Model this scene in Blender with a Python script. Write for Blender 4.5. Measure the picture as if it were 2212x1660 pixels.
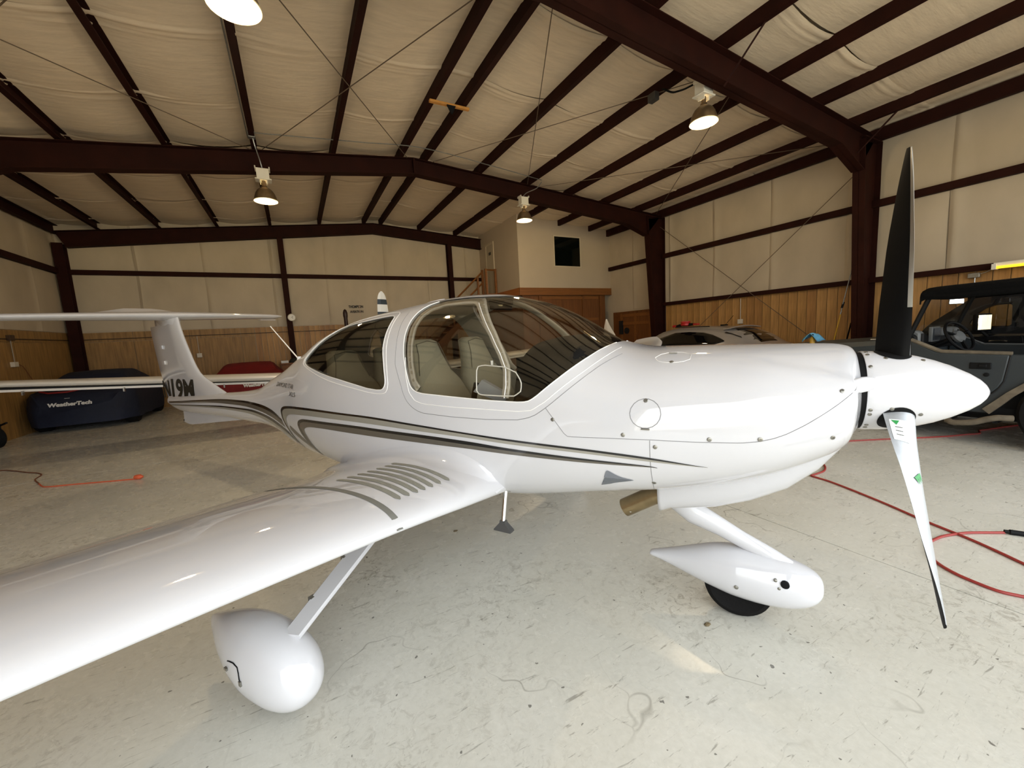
import bpy, bmesh, math, random
import numpy as np
from mathutils import Vector, Matrix
random.seed(7); rng = np.random.default_rng(7)
S = bpy.context.scene; C = S.collection; PI = math.pi
for o in list(bpy.data.objects): bpy.data.objects.remove(o)

# ---------------------------------------------------------------- camera, world, lights, exposure
YAW, PITCH, ROLL, FPX, CAM_H = 0.490073, -0.122398, -0.054837, 862.99, 1.4974
def cam_rows():
    cy, sy, cp, sp = math.cos(YAW), math.sin(YAW), math.cos(PITCH), math.sin(PITCH)
    fwd = Vector((sy*cp, cy*cp, sp)); right = Vector((cy, -sy, 0)); up = right.cross(fwd)
    cr, sr = math.cos(ROLL), math.sin(ROLL)
    return right*cr + up*sr, up*cr - right*sr, fwd
cam_d = bpy.data.cameras.new('camera'); cam = bpy.data.objects.new('camera', cam_d); C.objects.link(cam)
r_, u_, f_ = cam_rows()
cam.matrix_world = Matrix(((r_.x, u_.x, -f_.x, 0), (r_.y, u_.y, -f_.y, 0), (r_.z, u_.z, -f_.z, CAM_H), (0, 0, 0, 1)))
cam_d.sensor_fit = 'HORIZONTAL'; cam_d.sensor_width = 36; cam_d.lens = FPX / 2212 * 36; cam_d.clip_start = .05; cam_d.clip_end = 800
S.camera = cam
S.view_settings.view_transform = 'Standard'; S.view_settings.look = 'None'
S.view_settings.gamma = 1; S.view_settings.use_curve_mapping = False
S.view_settings.exposure = 0.0
S.cycles.max_bounces = 10; S.cycles.diffuse_bounces = 5; S.cycles.glossy_bounces = 5; S.cycles.transparent_max_bounces = 16
S.cycles.use_denoising = True; S.cycles.sample_clamp_indirect = 6
world = bpy.data.worlds.new('world'); S.world = world; world.use_nodes = True
wn = world.node_tree.nodes; wl = world.node_tree.links
wn['Background'].inputs[0].default_value = (.93, .97, 1.0, 1); wn['Background'].inputs[1].default_value = 3.9
sun_d = bpy.data.lights.new('sun', 'SUN'); sun_d.energy = 20.0; sun_d.angle = .2; sun_d.color = (1, .95, .86)
sun = bpy.data.objects.new('sun', sun_d); C.objects.link(sun); sun.rotation_euler = (math.radians(-48), 0, math.radians(12))   # high behind the hangar
por_d = bpy.data.lights.new('door_portal', 'AREA'); por_d.shape = 'RECTANGLE'; por_d.size = 14.6; por_d.size_y = 4.1; por_d.cycles.is_portal = True
por = bpy.data.objects.new('door_portal', por_d); C.objects.link(por); por.location = (2.7, -1.62, 2.05); por.rotation_euler = (math.radians(90), 0, 0)
LAMP_W = 120.0
# ---------------------------------------------------------------- shape tables of the aircraft (local frame: x aft, y starboard, z up)
def pchip(xs, ys):
    xs = np.array(xs, float); ys = np.array(ys, float); hh = np.diff(xs); d = np.diff(ys) / hh
    m = np.zeros(len(xs)); m[0] = d[0]; m[-1] = d[-1]
    for i in range(1, len(xs) - 1):
        if d[i-1] * d[i] > 0:
            w1 = 2 * hh[i] + hh[i-1]; w2 = hh[i] + 2 * hh[i-1]
            m[i] = (w1 + w2) / (w1 / d[i-1] + w2 / d[i])
    def g(x):
        x = np.clip(np.asarray(x, float), xs[0], xs[-1])
        i = np.clip(np.searchsorted(xs, x) - 1, 0, len(xs) - 2)
        t = (x - xs[i]) / hh[i]
        return ((1 + 2*t) * (1-t)**2 * ys[i] + t * (1-t)**2 * hh[i] * m[i]
                + t*t * (3 - 2*t) * ys[i+1] + t*t * (t-1) * hh[i] * m[i+1])
    return g

TOP = [(-0.405, 1.349), (-0.395, 1.363), (-0.38, 1.373), (-0.32, 1.385), (-0.17, 1.389), (0.01, 1.392), (0.231, 1.394), (0.393, 1.394), (0.604, 1.434), (0.702, 1.489), (0.834, 1.577), (0.981, 1.656), (1.093, 1.699), (1.236, 1.736), (1.341, 1.755), (1.544, 1.767), (1.715, 1.763), (1.973, 1.746), (2.228, 1.724), (2.462, 1.702), (2.794, 1.64), (3.024, 1.583), (3.262, 1.487), (3.435, 1.423), (3.69, 1.314), (3.99, 1.207), (4.255, 1.105), (4.697, 1.046), (5.094, 1.021), (5.683, 0.991), (6.207, 0.964), (6.56, 0.955)]
BOT = [(-0.405, 1.012), (-0.388, 0.99), (-0.364, 0.963), (-0.312, 0.923), (-0.235, 0.881), (-0.077, 0.811), (0.076, 0.765), (0.339, 0.707), (0.597, 0.666), (1.118, 0.567), (1.6, .53), (2.2, .51), (2.7, .495), (3.1, .5), (3.533, 0.555), (3.8, 0.655), (4.137, 0.715), (4.604, 0.73), (5.168, 0.743), (5.915, 0.741), (6.21, 0.749), (6.407, 0.775), (6.56, 0.83)]
f_top = pchip(*zip(*TOP)); f_bot = pchip(*zip(*BOT))
f_w = pchip([-.405, -.397, -.38, -.35, -.25, -.05, .2, .35, .8, 1.3, 1.8, 2.2, 2.6, 3.0, 3.5, 4.2, 5, 6, 6.56], [.170, .20, .26, .36, .435, .5, .535, .55, .58, .585, .575, .55, .5, .425, .30, .19, .14, .1, .06])
f_zc = pchip([-.405, .35, 1.3, 2.2, 3, 4, 5, 6.56], [1.17, 1.04, 1.0, .98, .96, .92, .885, .87])
f_nu = pchip([-.405, -.33, -.2, 0, .3, .8, 1.3, 2.2, 3.2, 6.56], [1.7, 1.45, 1.75, 2.3, 2.5, 2.5, 2.4, 2.3, 2.1, 2.])
f_nl = pchip([-.405, 0, .8, 1.5, 2.5, 3.2, 6.56], [2.2, 2.6, 3., 3., 2.6, 2.1, 2.])
f_cr = pchip([-.405, -.354, -.296, -.208, -.115, -.02, .08, .2], [1.238, 1.262, 1.284, 1.307, 1.324, 1.334, 1.342, 1.345])
def cheek(x, z):
    """swelling of the cowling sides below the crease that runs to the inlet lip"""
    g = np.clip((.10 - np.asarray(x, float))/.40, 0, 1); g = g*g*(3-2*g)*np.clip((np.asarray(x, float)+.405)/.05, 0, 1)
    d = f_cr(x) - z; s = np.clip(d/.022 + .5, 0, 1); s = s*s*(3-2*s)
    return .022*g*s*np.exp(-(np.maximum(d, 0)/.12)**2)
def fus_section(x, th, grow=0.0):
    """point(s) of the fuselage skin at station x, angle th (0 = starboard, pi/2 = top)"""
    w = f_w(x) + grow; zc = f_zc(x); c = np.cos(th); s = np.sin(th)
    up = s >= 0
    n = np.where(up, f_nu(x), f_nl(x))
    hh = np.where(up, f_top(x) - zc, zc - f_bot(x)) + grow
    z = zc + hh * np.sign(s) * np.abs(s)**(2/n)
    return w * np.sign(c) * np.abs(c)**(2/n) + np.sign(c) * cheek(x, z), z
def fus_b(x, z, grow=0.0):
    """half width of the fuselage skin at station x and height z"""
    zc = f_zc(x); up = z >= zc
    n = np.where(up, f_nu(x), f_nl(x)); hh = np.where(up, f_top(x) - zc, zc - f_bot(x)) + grow
    r = np.clip(np.abs((z - zc) / hh), 0, 1)
    return (f_w(x) + grow) * (1 - r**n)**(1/n) + cheek(x, z)
WING = dict(b=[.30, .45, .6, .75, 1.2, 2.05, 3.0, 4.5, 5.6, 5.9],
            le=[1.08, 1.09, 1.10, 1.105, 1.13, 1.17, 1.20, 1.27, 1.36, 1.50],
            te=[2.66, 2.64, 2.52, 2.40, 2.21, 2.16, 2.12, 2.05, 1.98, 1.90],
            lz=[.67, .68, .695, .715, .775, .87, .96, 1.10, 1.21, 1.30],
            tz=[.60, .60, .62, .655, .74, .80, .88, 1.02, 1.13, 1.26],
            up=[.125, .12, .112, .107, .105, .105, .10, .095, .09, .05],
            lo=[.055, .055, .05, .048, .045, .045, .045, .04, .04, .02])
W_F = {k: pchip(WING['b'], v) for k, v in WING.items() if k != 'b'}
def wing_pt(b, u):
    """u in -1..1 : -1 trailing edge below, 0 leading edge, +1 trailing edge above"""
    t = np.abs(u)**1.7 if np.isscalar(u) else np.abs(u)**1.7
    le, te, lz, tz, up, lo = (W_F[k](b) for k in ('le', 'te', 'lz', 'tz', 'up', 'lo'))
    ch = te - le
    prof = 2.6 * np.sqrt(np.clip(t, 0, 1)) * (1 - t) * (1 - .15 * t)       # about 1.0 at t = 1/3
    h_ = np.where(np.asarray(u) >= 0, up, -lo) * ch * prof
    return le + ch * t, lz + (tz - lz) * t + h_ + np.where(np.asarray(u) >= 0, .002, -.002) * t
# ---------------------------------------------------------------- materials
MATS = {}
def lin(c):
    return tuple(((v/255)/12.92 if v/255 <= .04045 else ((v/255 + .055)/1.055)**2.4) for v in c) + (1,)
def mat(name, col, rough=.5, metal=0, coat=0, var=0, vscale=8, bump=0, bscale=40, emit=None, estr=0, stretch=None, spec=.5, detail=4):
    """principled material with optional noise in the colour and a fine bump, both in object coordinates"""
    if name in MATS: return MATS[name]
    m = bpy.data.materials.new(name); m.use_nodes = True; nt = m.node_tree; b = nt.nodes['Principled BSDF']
    c = lin(col); b.inputs['Base Color'].default_value = c; b.inputs['Roughness'].default_value = rough
    b.inputs['Metallic'].default_value = metal; b.inputs['Coat Weight'].default_value = coat; b.inputs['Coat Roughness'].default_value = .02; b.inputs['Coat IOR'].default_value = 1.65
    b.inputs['Specular IOR Level'].default_value = spec
    if emit: b.inputs['Emission Color'].default_value = lin(emit); b.inputs['Emission Strength'].default_value = estr
    if var or bump:
        tc = nt.nodes.new('ShaderNodeTexCoord'); mp = nt.nodes.new('ShaderNodeMapping'); nt.links.new(tc.outputs['Object'], mp.inputs[0])
        if stretch: mp.inputs['Scale'].default_value = stretch
    if var:
        n = nt.nodes.new('ShaderNodeTexNoise'); n.inputs['Scale'].default_value = vscale; n.inputs['Detail'].default_value = detail
        nt.links.new(mp.outputs[0], n.inputs[0])
        r = nt.nodes.new('ShaderNodeValToRGB'); r.color_ramp.elements[0].position = .3; r.color_ramp.elements[1].position = .7
        r.color_ramp.elements[0].color = tuple(v*(1-var) for v in c[:3]) + (1,); r.color_ramp.elements[1].color = tuple(min(1, v*(1+var*.6)) for v in c[:3]) + (1,)
        nt.links.new(n.outputs['Fac'], r.inputs[0]); nt.links.new(r.outputs[0], b.inputs['Base Color'])
    if bump:
        n2 = nt.nodes.new('ShaderNodeTexNoise'); n2.inputs['Scale'].default_value = bscale; n2.inputs['Detail'].default_value = 3
        nt.links.new(mp.outputs[0], n2.inputs[0])
        bp = nt.nodes.new('ShaderNodeBump'); bp.inputs['Strength'].default_value = bump; bp.inputs['Distance'].default_value = .02
        nt.links.new(n2.outputs['Fac'], bp.inputs['Height']); nt.links.new(bp.outputs[0], b.inputs['Normal'])
    MATS[name] = m; return m
def glass(name, tint, refl=1.0):
    """thin pane: straight-through tint plus a Schlick mirror"""
    m = bpy.data.materials.new(name); m.use_nodes = True; nt = m.node_tree; nt.nodes.remove(nt.nodes['Principled BSDF'])
    t = nt.nodes.new('ShaderNodeBsdfTransparent'); t.inputs[0].default_value = tint + (1,)
    g = nt.nodes.new('ShaderNodeBsdfGlossy'); g.inputs['Roughness'].default_value = .01
    lw = nt.nodes.new('ShaderNodeLayerWeight'); lw.inputs[0].default_value = .5
    p = nt.nodes.new('ShaderNodeMath'); p.operation = 'POWER'; p.inputs[1].default_value = 3.2
    ma = nt.nodes.new('ShaderNodeMath'); ma.operation = 'MULTIPLY_ADD'; ma.inputs[1].default_value = .88 * refl; ma.inputs[2].default_value = .075 * refl
    mx = nt.nodes.new('ShaderNodeMixShader')
    nt.links.new(lw.outputs['Facing'], p.inputs[0]); nt.links.new(p.outputs[0], ma.inputs[0]); nt.links.new(ma.outputs[0], mx.inputs[0])
    nt.links.new(t.outputs[0], mx.inputs[1]); nt.links.new(g.outputs[0], mx.inputs[2]); nt.links.new(mx.outputs[0], nt.nodes['Material Output'].inputs[0])
    MATS[name] = m; return m

# ---------------------------------------------------------------- mesh helpers
class MB:
    """collects simple solids and links them as one mesh object"""
    def __init__(s): s.v = []; s.f = []; s.m = []
    def add(s, vs, fs, mi=0):
        n = len(s.v); s.v += [tuple(map(float, q)) for q in vs]; s.f += [tuple(i + n for i in q) for q in fs]; s.m += [mi]*len(fs); return s
    def box(s, lo, hi, mi=0, ax=None):
        x0, y0, z0 = lo; x1, y1, z1 = hi
        vs = [(x0,y0,z0),(x1,y0,z0),(x1,y1,z0),(x0,y1,z0),(x0,y0,z1),(x1,y0,z1),(x1,y1,z1),(x0,y1,z1)]
        if ax: vs = [ax @ Vector(q) for q in vs]
        return s.add(vs, [(3,2,1,0),(4,5,6,7),(0,1,5,4),(1,2,6,5),(2,3,7,6),(3,0,4,7)], mi)
    def tube(s, pts, r, n=8, mi=0, cap=True, flat=None):
        pts = [Vector(p) for p in pts]; rs = r if isinstance(r, (list, tuple)) else [r]*len(pts); rings = []
        prev = None
        for i, p in enumerate(pts):
            d = (pts[min(i+1, len(pts)-1)] - pts[max(i-1, 0)]).normalized()
            ref = prev if prev is not None else (Vector((0,0,1)) if abs(d.z) < .9 else Vector((1,0,0)))
            u = (ref - d*ref.dot(d)).normalized(); w = d.cross(u); prev = u
            rings.append([p + u*rs[i]*math.cos(2*PI*k/n) + w*rs[i]*(flat or 1)*math.sin(2*PI*k/n) for k in range(n)])
        return s.loft(rings, mi, cap)
    def loft(s, rings, mi=0, cap=True, closed=True):
        n = len(rings[0]); vs = [q for r in rings for q in r]; fs = []
        for i in range(len(rings)-1):
            for k in range(n if closed else n-1):
                a, b = i*n+k, i*n+(k+1) % n; fs.append((a, b, b+n, a+n))
        if cap and closed: fs += [tuple(range(n))[::-1], tuple(range((len(rings)-1)*n, len(rings)*n))]
        return s.add(vs, fs, mi)
    def lathe(s, prof, c=(0,0,0), axis='z', n=24, mi=0):
        rings = []
        for r, t in prof:
            ring = []
            for k in range(n):
                a = 2*PI*k/n; x, y = r*math.cos(a), r*math.sin(a)
                q = {'z': (x, y, t), 'x': (t, x, y), 'y': (x, t, -y) }[axis]
                ring.append((q[0]+c[0], q[1]+c[1], q[2]+c[2]))
            rings.append(ring)
        return s.loft(rings, mi, True)
    def prism(s, poly, d0, d1, axis='y', mi=0):
        """poly of 2-D points extruded along axis (xz for y, yz for x, xy for z)"""
        def pt(p, d): return {'y': (p[0], d, p[1]), 'x': (d, p[0], p[1]), 'z': (p[0], p[1], d)}[axis]
        n = len(poly); vs = [pt(p, d0) for p in poly] + [pt(p, d1) for p in poly]
        return s.add(vs, [tuple(range(n)), tuple(range(n, 2*n))[::-1]] + [(i, i+n, (i+1) % n + n, (i+1) % n) for i in range(n)], mi)
    def obj(s, name, mats, parent=None, smooth=False, bevel=0, sub=0, fix=True, loc=None, rot=None):
        me = bpy.data.meshes.new(name); me.from_pydata(s.v, [], s.f); me.update()
        for m in (mats if isinstance(mats, (list, tuple)) else [mats]): me.materials.append(m)
        me.polygons.foreach_set('material_index', s.m)
        if fix:
            bm = bmesh.new(); bm.from_mesh(me); bmesh.ops.recalc_face_normals(bm, faces=bm.faces); bm.to_mesh(me); bm.free()
        o = bpy.data.objects.new(name, me); C.objects.link(o)
        if loc is not None: o.location = loc
        if rot is not None: o.rotation_euler = rot
        if parent: o.parent = parent
        if smooth: smooth_obj(o, smooth if smooth is not True else 40)
        if bevel:
            b = o.modifiers.new('bevel', 'BEVEL'); b.width = bevel; b.segments = 2; b.limit_method = 'ANGLE'; b.angle_limit = math.radians(35)
            smooth_obj(o, 45)
        if sub: k = o.modifiers.new('sub', 'SUBSURF'); k.levels = k.render_levels = sub
        return o
def smooth_obj(o, ang=40):
    me = o.data; me.polygons.foreach_set('use_smooth', [True]*len(me.polygons))
    bm = bmesh.new(); bm.from_mesh(me); a = math.radians(ang)
    for e in bm.edges: e.smooth = not (len(e.link_faces) == 2 and e.calc_face_angle(0) > a)
    bm.to_mesh(me); bm.free()
def grid_obj(name, P, m, parent=None, smooth=True, thick=0, closed_u=False):
    """P[i][j] points -> quad sheet"""
    P = np.asarray(P, float); a, b = P.shape[:2]; mb = MB()
    fs = [(i*b+j, i*b+(j+1) % b, (i+1)*b+(j+1) % b, (i+1)*b+j) for i in range(a-1) for j in range(b if closed_u else b-1)]
    mb.add(P.reshape(-1, 3), fs); o = mb.obj(name, m, parent, smooth=smooth, fix=False)
    if thick: k = o.modifiers.new('s', 'SOLIDIFY'); k.thickness = thick; k.offset = 0
    return o
def apply_mods(o):
    dg = bpy.context.evaluated_depsgraph_get(); me = bpy.data.meshes.new_from_object(o.evaluated_get(dg)); old = o.data
    o.modifiers.clear(); o.data = me; me.name = o.name
    if old.users == 0: bpy.data.meshes.remove(old)
    return o
def empty(name, loc=(0,0,0), rz=0):
    o = bpy.data.objects.new(name, None); C.objects.link(o); o.location = loc; o.rotation_euler = (0, 0, rz); o.empty_display_size = .1; return o
def tag(o, label, cat, group=None):
    o['label'] = label; o['category'] = cat
    if group: o['group'] = group
    return o
def struct(o): o['kind'] = 'structure'; return o
def dup(o, parent=None, loc=None, rot=None):
    c = o.copy(); C.objects.link(c); c.parent = parent
    if loc is not None: c.location = loc
    if rot is not None: c.rotation_euler = rot
    for ch in o.children: dup(ch, c)
    return c
def text_mesh(s, size, font_bold=0.0, shear=0.0, space=1.0):
    cu = bpy.data.curves.new('t', 'FONT'); cu.body = s; cu.size = size; cu.offset = font_bold; cu.shear = shear; cu.space_character = space; cu.resolution_u = 4
    o = bpy.data.objects.new('t', cu); C.objects.link(o); dg = bpy.context.evaluated_depsgraph_get(); dg.update()
    me = bpy.data.meshes.new_from_object(o.evaluated_get(dg)); bpy.data.objects.remove(o); bpy.data.curves.remove(cu); return me
def text_obj(name, s, size, m, parent, M, bold=0.0, shear=0.0, width=None, space=1.0):
    """flat lettering with a hair of thickness, placed by matrix M"""
    me = text_mesh(s, size, bold, shear, space); xs = [v.co.x for v in me.vertices]
    k = (width / (max(xs) - min(xs))) if width else 1
    x0 = min(xs)
    for v in me.vertices: v.co = M @ Vector(((v.co.x - x0)*k, v.co.y, 0))
    me.name = name; me.materials.clear(); me.materials.append(m); o = bpy.data.objects.new(name, me); C.objects.link(o); o.parent = parent
    return o
# ================================================================ the hangar
XL, XR, YB, YF, XRI = -5.05, 10.5, 14.5, -1.6, 2.7
ZW, ZG = 2.16, 3.68
def zroof(x): return 5.43 - (.099*(XRI-x) if x < XRI else .068*(x-XRI))      # underside of the purlins
STEEL = mat('oxide_red_steel', (42, 16, 9), .7, var=.25, vscale=3, spec=.12)
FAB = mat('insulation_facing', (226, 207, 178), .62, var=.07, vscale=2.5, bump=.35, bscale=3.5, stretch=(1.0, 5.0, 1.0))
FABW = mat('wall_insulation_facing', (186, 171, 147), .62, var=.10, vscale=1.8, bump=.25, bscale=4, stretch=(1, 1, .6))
WHITEWALL = mat('painted_drywall', (188, 172, 148), .7, var=.03, vscale=2)
GALV = mat('galvanised', (150, 150, 146), .35, metal=.8, var=.15, vscale=30)
DARK = mat('dark_gap', (14, 11, 9), .8)
def wood(name, c, sc=(14, 14, 1.2), rough=.55, var=.35):
    return mat(name, c, rough, var=var, vscale=1.6, stretch=sc, bump=.15, bscale=6, detail=6)
PLY = wood('plywood', (150, 113, 62)); PLANK = [wood('plank_wood_%d' % i, c) for i, c in enumerate([(168, 124, 68), (159, 114, 62), (176, 132, 76)])]
BROWN = wood('stained_wood', (112, 66, 24), var=.25); TRIM = wood('stained_trim', (128, 78, 30), sc=(1.2, 14, 14), var=.2)

# ---- floor: cast slabs with open joints
def concrete():
    m = bpy.data.materials.new('concrete'); m.use_nodes = True; nt = m.node_tree; b = nt.nodes['Principled BSDF']; L = nt.links.new
    tc = nt.nodes.new('ShaderNodeTexCoord')
    def noise(sc, det=5, rough=.6, dist=0, stretch=None):
        n = nt.nodes.new('ShaderNodeTexNoise'); n.inputs['Scale'].default_value = sc; n.inputs['Detail'].default_value = det
        n.inputs['Roughness'].default_value = rough; n.inputs['Distortion'].default_value = dist
        if stretch:
            mp = nt.nodes.new('ShaderNodeMapping'); mp.inputs['Scale'].default_value = stretch; mp.inputs['Rotation'].default_value = (0, 0, .6)
            L(tc.outputs['Object'], mp.inputs[0]); L(mp.outputs[0], n.inputs[0])
        else: L(tc.outputs['Object'], n.inputs[0])
        return n.outputs['Fac']
    def ramp(f, p0, p1, c0=(0,0,0,1), c1=(1,1,1,1)):
        r = nt.nodes.new('ShaderNodeValToRGB'); r.color_ramp.elements[0].position = p0; r.color_ramp.elements[1].position = p1
        r.color_ramp.elements[0].color = c0; r.color_ramp.elements[1].color = c1; L(f, r.inputs[0]); return r.outputs[0]
    def mul(a, c):
        k = nt.nodes.new('ShaderNodeMath'); k.operation = 'MULTIPLY'; L(a, k.inputs[0])
        if isinstance(c, float): k.inputs[1].default_value = c
        else: L(c, k.inputs[1])
        return k.outputs[0]
    def mix(f, a, c):
        k = nt.nodes.new('ShaderNodeMixRGB'); L(f, k.inputs[0])
        for q, s in ((a, 1), (c, 2)):
            if isinstance(q, tuple): k.inputs[s].default_value = q
            else: L(q, k.inputs[s])
        return k.outputs[0]
    base = ramp(noise(.9, 6), .3, .7, lin((200, 198, 186)), lin((216, 214, 204)))
    fine = mix(mul(ramp(noise(38, 4), .35, .75), .22), base, lin((166, 163, 150)))
    zone = ramp(noise(.55, 3), .46, .66)                                           # areas of traffic wear
    scuff = mul(mul(ramp(noise(16, 8, .78, 1.2), .52, .60), zone), .62)
    c1 = mix(scuff, fine, lin((118, 108, 92)))
    streak = mul(ramp(noise(7, 8, .7, .6, (1, 7, 1)), .60, .66), .55)
    c2 = mix(streak, c1, lin((104, 98, 86)))
    speck = ramp(noise(30, 2, .4), .735, .75)
    c3 = mix(mul(speck, .7), c2, lin((54, 48, 40)))
    vor = nt.nodes.new('ShaderNodeTexVoronoi'); vor.feature = 'DISTANCE_TO_EDGE'; vor.inputs['Scale'].default_value = .8
    wv = nt.nodes.new('ShaderNodeVectorMath'); wv.operation = 'ADD'
    nn = nt.nodes.new('ShaderNodeTexNoise'); nn.inputs['Scale'].default_value = 3; L(tc.outputs['Object'], nn.inputs[0]); L(tc.outputs['Object'], wv.inputs[0]); L(nn.outputs['Color'], wv.inputs[1]); L(wv.outputs[0], vor.inputs[0])
    crack = mul(mul(ramp(vor.outputs['Distance'], .002, .006, (1,1,1,1), (0,0,0,1)), ramp(noise(.8, 2), .5, .6)), .55)
    L(mix(crack, c3, lin((104, 98, 86))), b.inputs['Base Color'])
    L(ramp(noise(5, 5), .3, .7, (.20,.20,.20,1), (.32,.32,.32,1)), b.inputs['Roughness'])
    bp = nt.nodes.new('ShaderNodeBump'); bp.inputs['Strength'].default_value = .06; bp.inputs['Distance'].default_value = .01
    L(noise(60, 3), bp.inputs['Height']); L(bp.outputs[0], b.inputs['Normal'])
    return m
CONC = concrete()
floor = struct(MB().box((XL-.3, YF-.4, -.25), (XR+.3, YB+.3, -.03)).obj('floor', DARK))
xs, ys = [XL-.3, 3.0, XR+.3], [YF-.4, 7.1, YB+.3]
for i in range(2):
    for j in range(2):
        MB().box((xs[i]+.004*(i > 0), ys[j]+.004*(j > 0), -.03), (xs[i+1]-.004*(i < 1), ys[j+1]-.004*(j < 1), 0)).obj('slab', CONC, floor)
GRASS = mat('dry_grass_field', (196, 178, 120), .9, var=.2, vscale=.5)
apron = struct(MB().box((-25, -30, -.25), (30, YF-.4, -.02)).obj('ground_apron', mat('apron_concrete', (186, 182, 170), .8, var=.08, vscale=.6)))
field = struct(MB().box((-300, -400, -.4), (300, -30, -.06)).obj('ground_field', GRASS))

# ---- ceiling: roof deck, blankets with lapped seams, purlins, rafters
ceil = struct(MB().prism([(XL-.3, zroof(XL)+.26), (XRI, zroof(XRI)+.26), (XR+.3, zroof(XR)+.26), (XR+.3, zroof(XR)+.32), (XRI, zroof(XRI)+.34), (XL-.3, zroof(XL)+.32)], YF-.4, YB+.3).obj('ceiling', FAB))
PX = [-4.12, -2.88, -1.58, -.27, 1.08, 2.43, 2.97, 4.28, 5.62, 6.95, 8.25, 9.55]
bays = [XL-.02, -4.82] + PX + [10.27, XR+.02]
def blanket(y0, y1, x0, x1, seed):
    r = random.Random(seed); ph = r.random()*6
    xsg = []
    for a, b in zip(bays[:-1], bays[1:]):
        a2, b2 = max(a, x0), min(b, x1)
        if b2 - a2 > .02: xsg += [(a2 + (b2-a2)*k/6, a, b) for k in range(6)]
    xsg.append((x1, bays[-2], bays[-1]))
    vs = [0, .012, .025, .04, .055, .07, .085, .10, .115, .13, .145, .16, .18, .22, .35, .5, .7, .85, .93, .97, 1]; rows = []
    for x, a, b in xsg:
        t = (x-a)/(b-a); sag = .075*4*t*(1-t)*min(1, (b-a)/1.2); row = []
        for v in vs:
            d = v*(y1-y0); fold = .020*math.exp(-((d-.06)/.04)**2)*(.7+.4*math.sin(x*1.7+ph)) + .014*math.exp(-((d-.16)/.03)**2)*(.5+.5*math.sin(x*2.9+ph)) + .010*math.exp(-((d-.24)/.03)**2)*(.5+.5*math.sin(x*3.7+2*ph))
            row.append((x, y0 + d - .09*4*t*(1-t)*0 + .03*math.sin(x*.9+ph), zroof(x) + .19 - sag*(1+.15*math.sin(5*v+ph)) - fold - .004*(1-v)))
        rows.append(row)
    return rows
yy = YF
k = 0
while yy < YB:
    y1 = min(yy + 1.56, YB)
    for x0, x1 in ((XL, XR),):
        grid_obj('insulation_blanket', blanket(yy-.035, y1, x0, x1, k), FAB, ceil); k += 1
    yy = y1
def zsec(x, z, d=.2, w=.07): return [(x-w, z), (x, z), (x, z+d-.012), (x+w, z+d-.012), (x+w, z+d), (x-.012, z+d), (x-.012, z+.012), (x-w, z+.012)]
def csec(x, z, d=.2, w=.075, t=.014): return [(x-w/2, z), (x+w/2, z), (x+w/2, z+t), (x-w/2+t, z+t), (x-w/2+t, z+d-t), (x+w/2, z+d-t), (x+w/2, z+d), (x-w/2, z+d)]
for x in PX:
    y1 = YB-.05 if x < 6.6 else 11.5
    pb = MB().prism(csec(x, zroof(x)+.004, .185, .085), YF, y1)
    pb.obj('purlin', STEEL, ceil)
MB().prism(csec(XL+.12, zroof(XL)-.06, .22, .1), YF, YB-.05).obj('eave_strut', STEEL, ceil)
MB().prism(csec(XR-.12, zroof(XR)-.06, .22, .1), YF, 11.5).obj('eave_strut', STEEL, ceil)
def rafter(y, depth0, knee, flange=.19, end=False):
    """tapered I-section rafter from wall to wall with its columns"""
    top = [(XL+.12, zroof(XL)-.02), (XRI, zroof(XRI)-.004), (XR-.12, zroof(XR)-.02)]
    if end: bl = [(XL+.3, zroof(XL)-.02-depth0-.05), (XRI, zroof(XRI)-depth0), (XR-.3, zroof(XR)-.02-depth0-.05)]
    else: bl = [(XL+.75, zroof(XL)-knee-.05), (XL+1.6, zroof(XL+1.6)-.45), (XRI, zroof(XRI)-depth0), (XR-1.6, zroof(XR-1.6)-.46), (XR-.75, zroof(XR)-knee-.05)]
    web = MB().prism(top + bl[::-1], y-.006, y+.006)
    f = .012
    def strip(pts, dz):
        for a, b in zip(pts[:-1], pts[1:]):
            web.add([(a[0], y-flange/2, a[1]), (b[0], y-flange/2, b[1]), (b[0], y+flange/2, b[1]), (a[0], y+flange/2, a[1]),
                     (a[0], y-flange/2, a[1]+dz), (b[0], y-flange/2, b[1]+dz), (b[0], y+flange/2, b[1]+dz), (a[0], y+flange/2, a[1]+dz)],
                    [(3,2,1,0),(4,5,6,7),(0,1,5,4),(1,2,6,5),(2,3,7,6),(3,0,4,7)])
    strip(top, -f); strip(bl, f)
    if not end:
        web.box((XRI-.02, y-flange/2, zroof(XRI)-depth0), (XRI+.02, y+flange/2, zroof(XRI)-.01))     # splice plates at the ridge
    web.obj('rafter', STEEL, ceil)
rafter(3.86, .40, .62, .2); rafter(9.1, .33, .58, .2); rafter(14.33, .33, .4, .2, True); rafter(-1.45, .42, .62, .2)
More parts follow.
